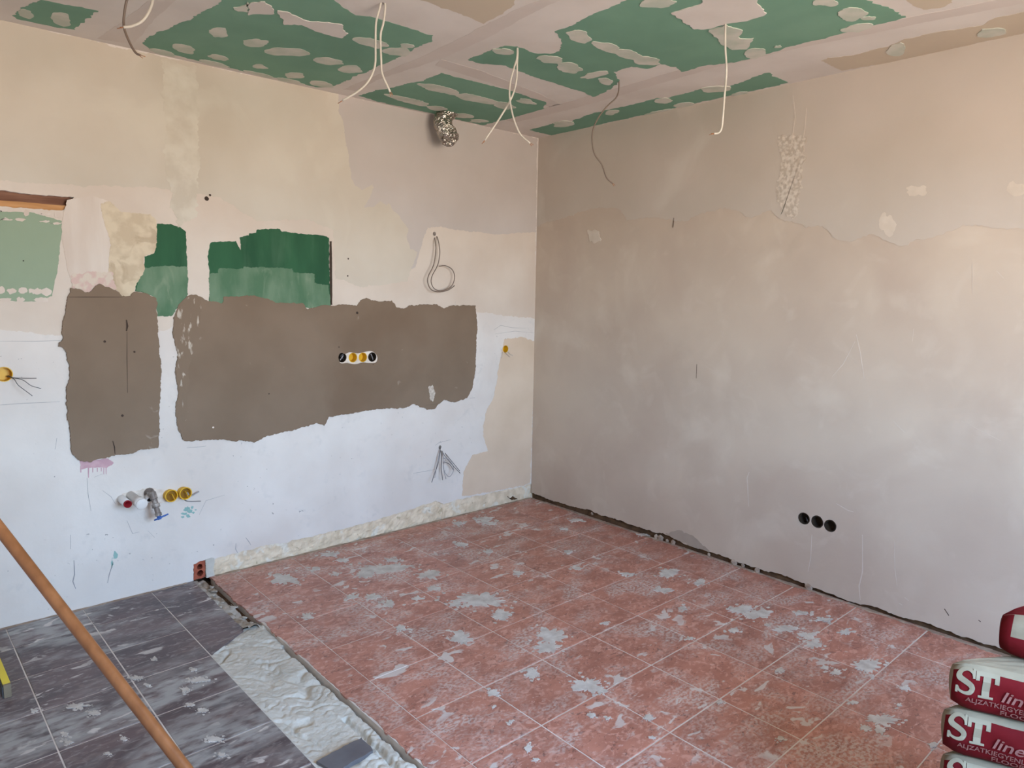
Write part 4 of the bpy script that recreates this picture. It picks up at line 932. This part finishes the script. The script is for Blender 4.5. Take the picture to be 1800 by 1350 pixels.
# lettering drawn as outlines in centimetres on the front of a bag (origin lower left of the face), then laid onto the soft surface
def s_shape():
    c = [(5.6, 7.2), (5.2, 8.5), (3.6, 9.3), (1.9, 8.9), (1.0, 7.6), (1.5, 6.3), (3.3, 5.2), (5.0, 4.1), (5.6, 2.8), (4.9, 1.4), (3.2, 0.9), (1.5, 1.5), (0.9, 3.0)]
    wd = [.35, .55, .62, .80, 1.0, 1.15, 1.2, 1.15, 1.0, .80, .62, .55, .35]
    P = catmull([Vector((*q, 0)) for q in c], 4); L = []; Rr = []
    for i, p in enumerate(P):
        t = (P[min(i+1, len(P)-1)]-P[max(i-1, 0)]).normalized(); n = Vector((-t.y, t.x, 0)); k = i/(len(P)-1)*(len(wd)-1); a_ = int(min(k, len(wd)-2)); w_ = wd[a_]+(wd[a_+1]-wd[a_])*(k-a_)
        L.append(p+n*w_*.85); Rr.append(p-n*w_*.85)
    quads = [[L[i], L[i+1], Rr[i+1], Rr[i]] for i in range(len(L)-1)]
    bar = lambda x0, y0, x1, y1: [Vector((x0, y0, 0)), Vector((x1, y0, 0)), Vector((x1, y1, 0)), Vector((x0, y1, 0))]
    return quads + [bar(5.3, 6.7, 6.1, 9.6), bar(0.3, 0.5, 1.1, 3.4)]
def t_shape():
    bar = lambda x0, y0, x1, y1: [Vector((x0, y0, 0)), Vector((x1, y0, 0)), Vector((x1, y1, 0)), Vector((x0, y1, 0))]
    return [bar(6.3, 8.0, 13.6, 9.3), bar(8.6, 1.2, 11.0, 8.0), bar(7.5, 0.5, 12.2, 1.3), bar(12.2, 6.2, 13.6, 8.0), bar(6.3, 6.4, 7.5, 8.0)]
def lay(polys, W, D, T, sx_, sy_, ox, oy, off=0.0016):
    v = []; f = []
    fine = []
    for q in polys:                                         # long bars become short pieces so that they follow the bag
        if len(q) == 4:
            for i in range(4):
                for j in range(4):
                    P = lambda a, b: (q[0]*(1-a)+q[1]*a)*(1-b)+(q[3]*(1-a)+q[2]*a)*b
                    fine.append([P(i/4, j/4), P((i+1)/4, j/4), P((i+1)/4, (j+1)/4), P(i/4, (j+1)/4)])
        else: fine.append(q)
    for q in fine:
        k = len(v)
        for p in q:
            X = ox+p.x*sx_; Z = oy+p.y*sy_
            u = max(-1, min(1, X/(W/2)-1)); w = max(-1, min(1, 2*Z/T-1))
            s = bag_point(u, -1, w, W, D, T); v.append(s+Vector((0, -off, 0)))
        f.append(tuple(range(k, k+len(q))))
    return v, f
def text_polys(txt, shear=0.0):
    cu = bpy.data.curves.new('lettering', 'FONT'); cu.body = txt; cu.size = 1.0; cu.resolution_u = 3; cu.shear = shear; cu.offset = 0.012
    o = bpy.data.objects.new('lettering', cu); COL.objects.link(o)
    dg = bpy.context.evaluated_depsgraph_get(); me = bpy.data.meshes.new_from_object(o.evaluated_get(dg))
    polys = [[me.vertices[i].co.copy() for i in p.vertices] for p in me.polygons]
    bpy.data.objects.remove(o); bpy.data.meshes.remove(me); bpy.data.curves.remove(cu)
    return polys
big = s_shape()+t_shape(); T_LINE = text_polys('line', 0.28); T_ALJ = text_polys('ALJZATKIEGYENLÍTŐ'); T_FLO = text_polys('FLOOR')
E1 = Vector((.373, -.928, 0)).normalized(); E2 = Vector((.928, .373, 0)).normalized()
main_me = bag_mesh('bag_body', BW, BD, BT-.008, [MT['bagpaper'], MT['bagred']], split_main)
C5 = at(1668, 1249, 1.694)                             # lower front left corner of the upper lettered bag
def frame(e1, e2, origin): 
    m = Matrix((e1, e2, Vector((0, 0, 1)))).transposed().to_4x4(); m.translation = origin; return m
def lettered_bag(level, shift, label, turn=0.0):
    c, s = math.cos(turn), math.sin(turn); e1 = E1*c+E2*s; e2 = E2*c-E1*s
    corner = Vector((C5.x, C5.y, 0))+e1*shift[0]+e2*shift[1]+Vector((0, 0, BT*level))
    root = empty('plaster_bag', corner+e1*BW/2+e2*BD/2); tag(root, label, 'bag', 'stacked paper bags of floor compound')
    root.rotation_euler = frame(e1, e2, corner).to_euler()
    o = link('bag_body', main_me, None, root)
    for nm, polys, sx_, sy_, ox, oy, m in (('logo_lettering', big, .0064, .0068, .006, .041, 'baglet'), ('line_lettering', T_LINE, .044, .038, .098, .046, 'bagpink'), ('name_lettering', T_ALJ, .0172, .0185, .030, .0265, 'bagpink'), ('floor_lettering', T_FLO, .021, .0175, .099, .0105, 'bagpink')):
        v, f = lay(polys, BW, BD, BT-.008, sx_, sy_, ox, oy, .0024 if nm[:4] != 'logo' else .0014)
        lt = mesh(nm, v, f, MT[m], o)
        lt['label'] = {'logo': 'large pale letters ST', 'line': 'slanted pink word line', 'name': 'small pink product lettering', 'floo': 'small pink word FLOOR'}[nm[:4]]
    return root
names = ['bottom bag of the red stack, resting on the floor', 'second bag from the bottom of the red stack', 'third bag from the bottom of the red stack', 'fourth bag from the bottom of the red stack',
         'lower red and grey lettered bag, cut by the bottom edge', 'upper red and grey lettered bag under the plain red one']
for k in range(6):
    lettered_bag(k, [(0, .01), (-.004, 0), (.006, .006), (.002, .01), (-.006, .004), (0, 0)][k], names[k], [.02, -.02, .015, 0, .0, 0][k])
TT = 0.104
top_me = bag_mesh('bag_body', BW, BD, TT, [MT['bagpaper'], MT['bagred']], split_top, 1.7)
q5 = on(1752, 1154, 2, BT*6-.004); tn = 0.16
e1 = E1*math.cos(tn)-E2*math.sin(tn); e2 = E2*math.cos(tn)+E1*math.sin(tn)
corner = Vector((q5.x, q5.y, BT*6))
root = empty('plaster_bag', corner+e1*BW/2+e2*BD/2); tag(root, 'topmost bag of the stack, red with a grey front panel', 'bag', 'stacked paper bags of floor compound')
root.rotation_euler = frame(e1, e2, corner).to_euler()
link('bag_body', top_me, None, root)
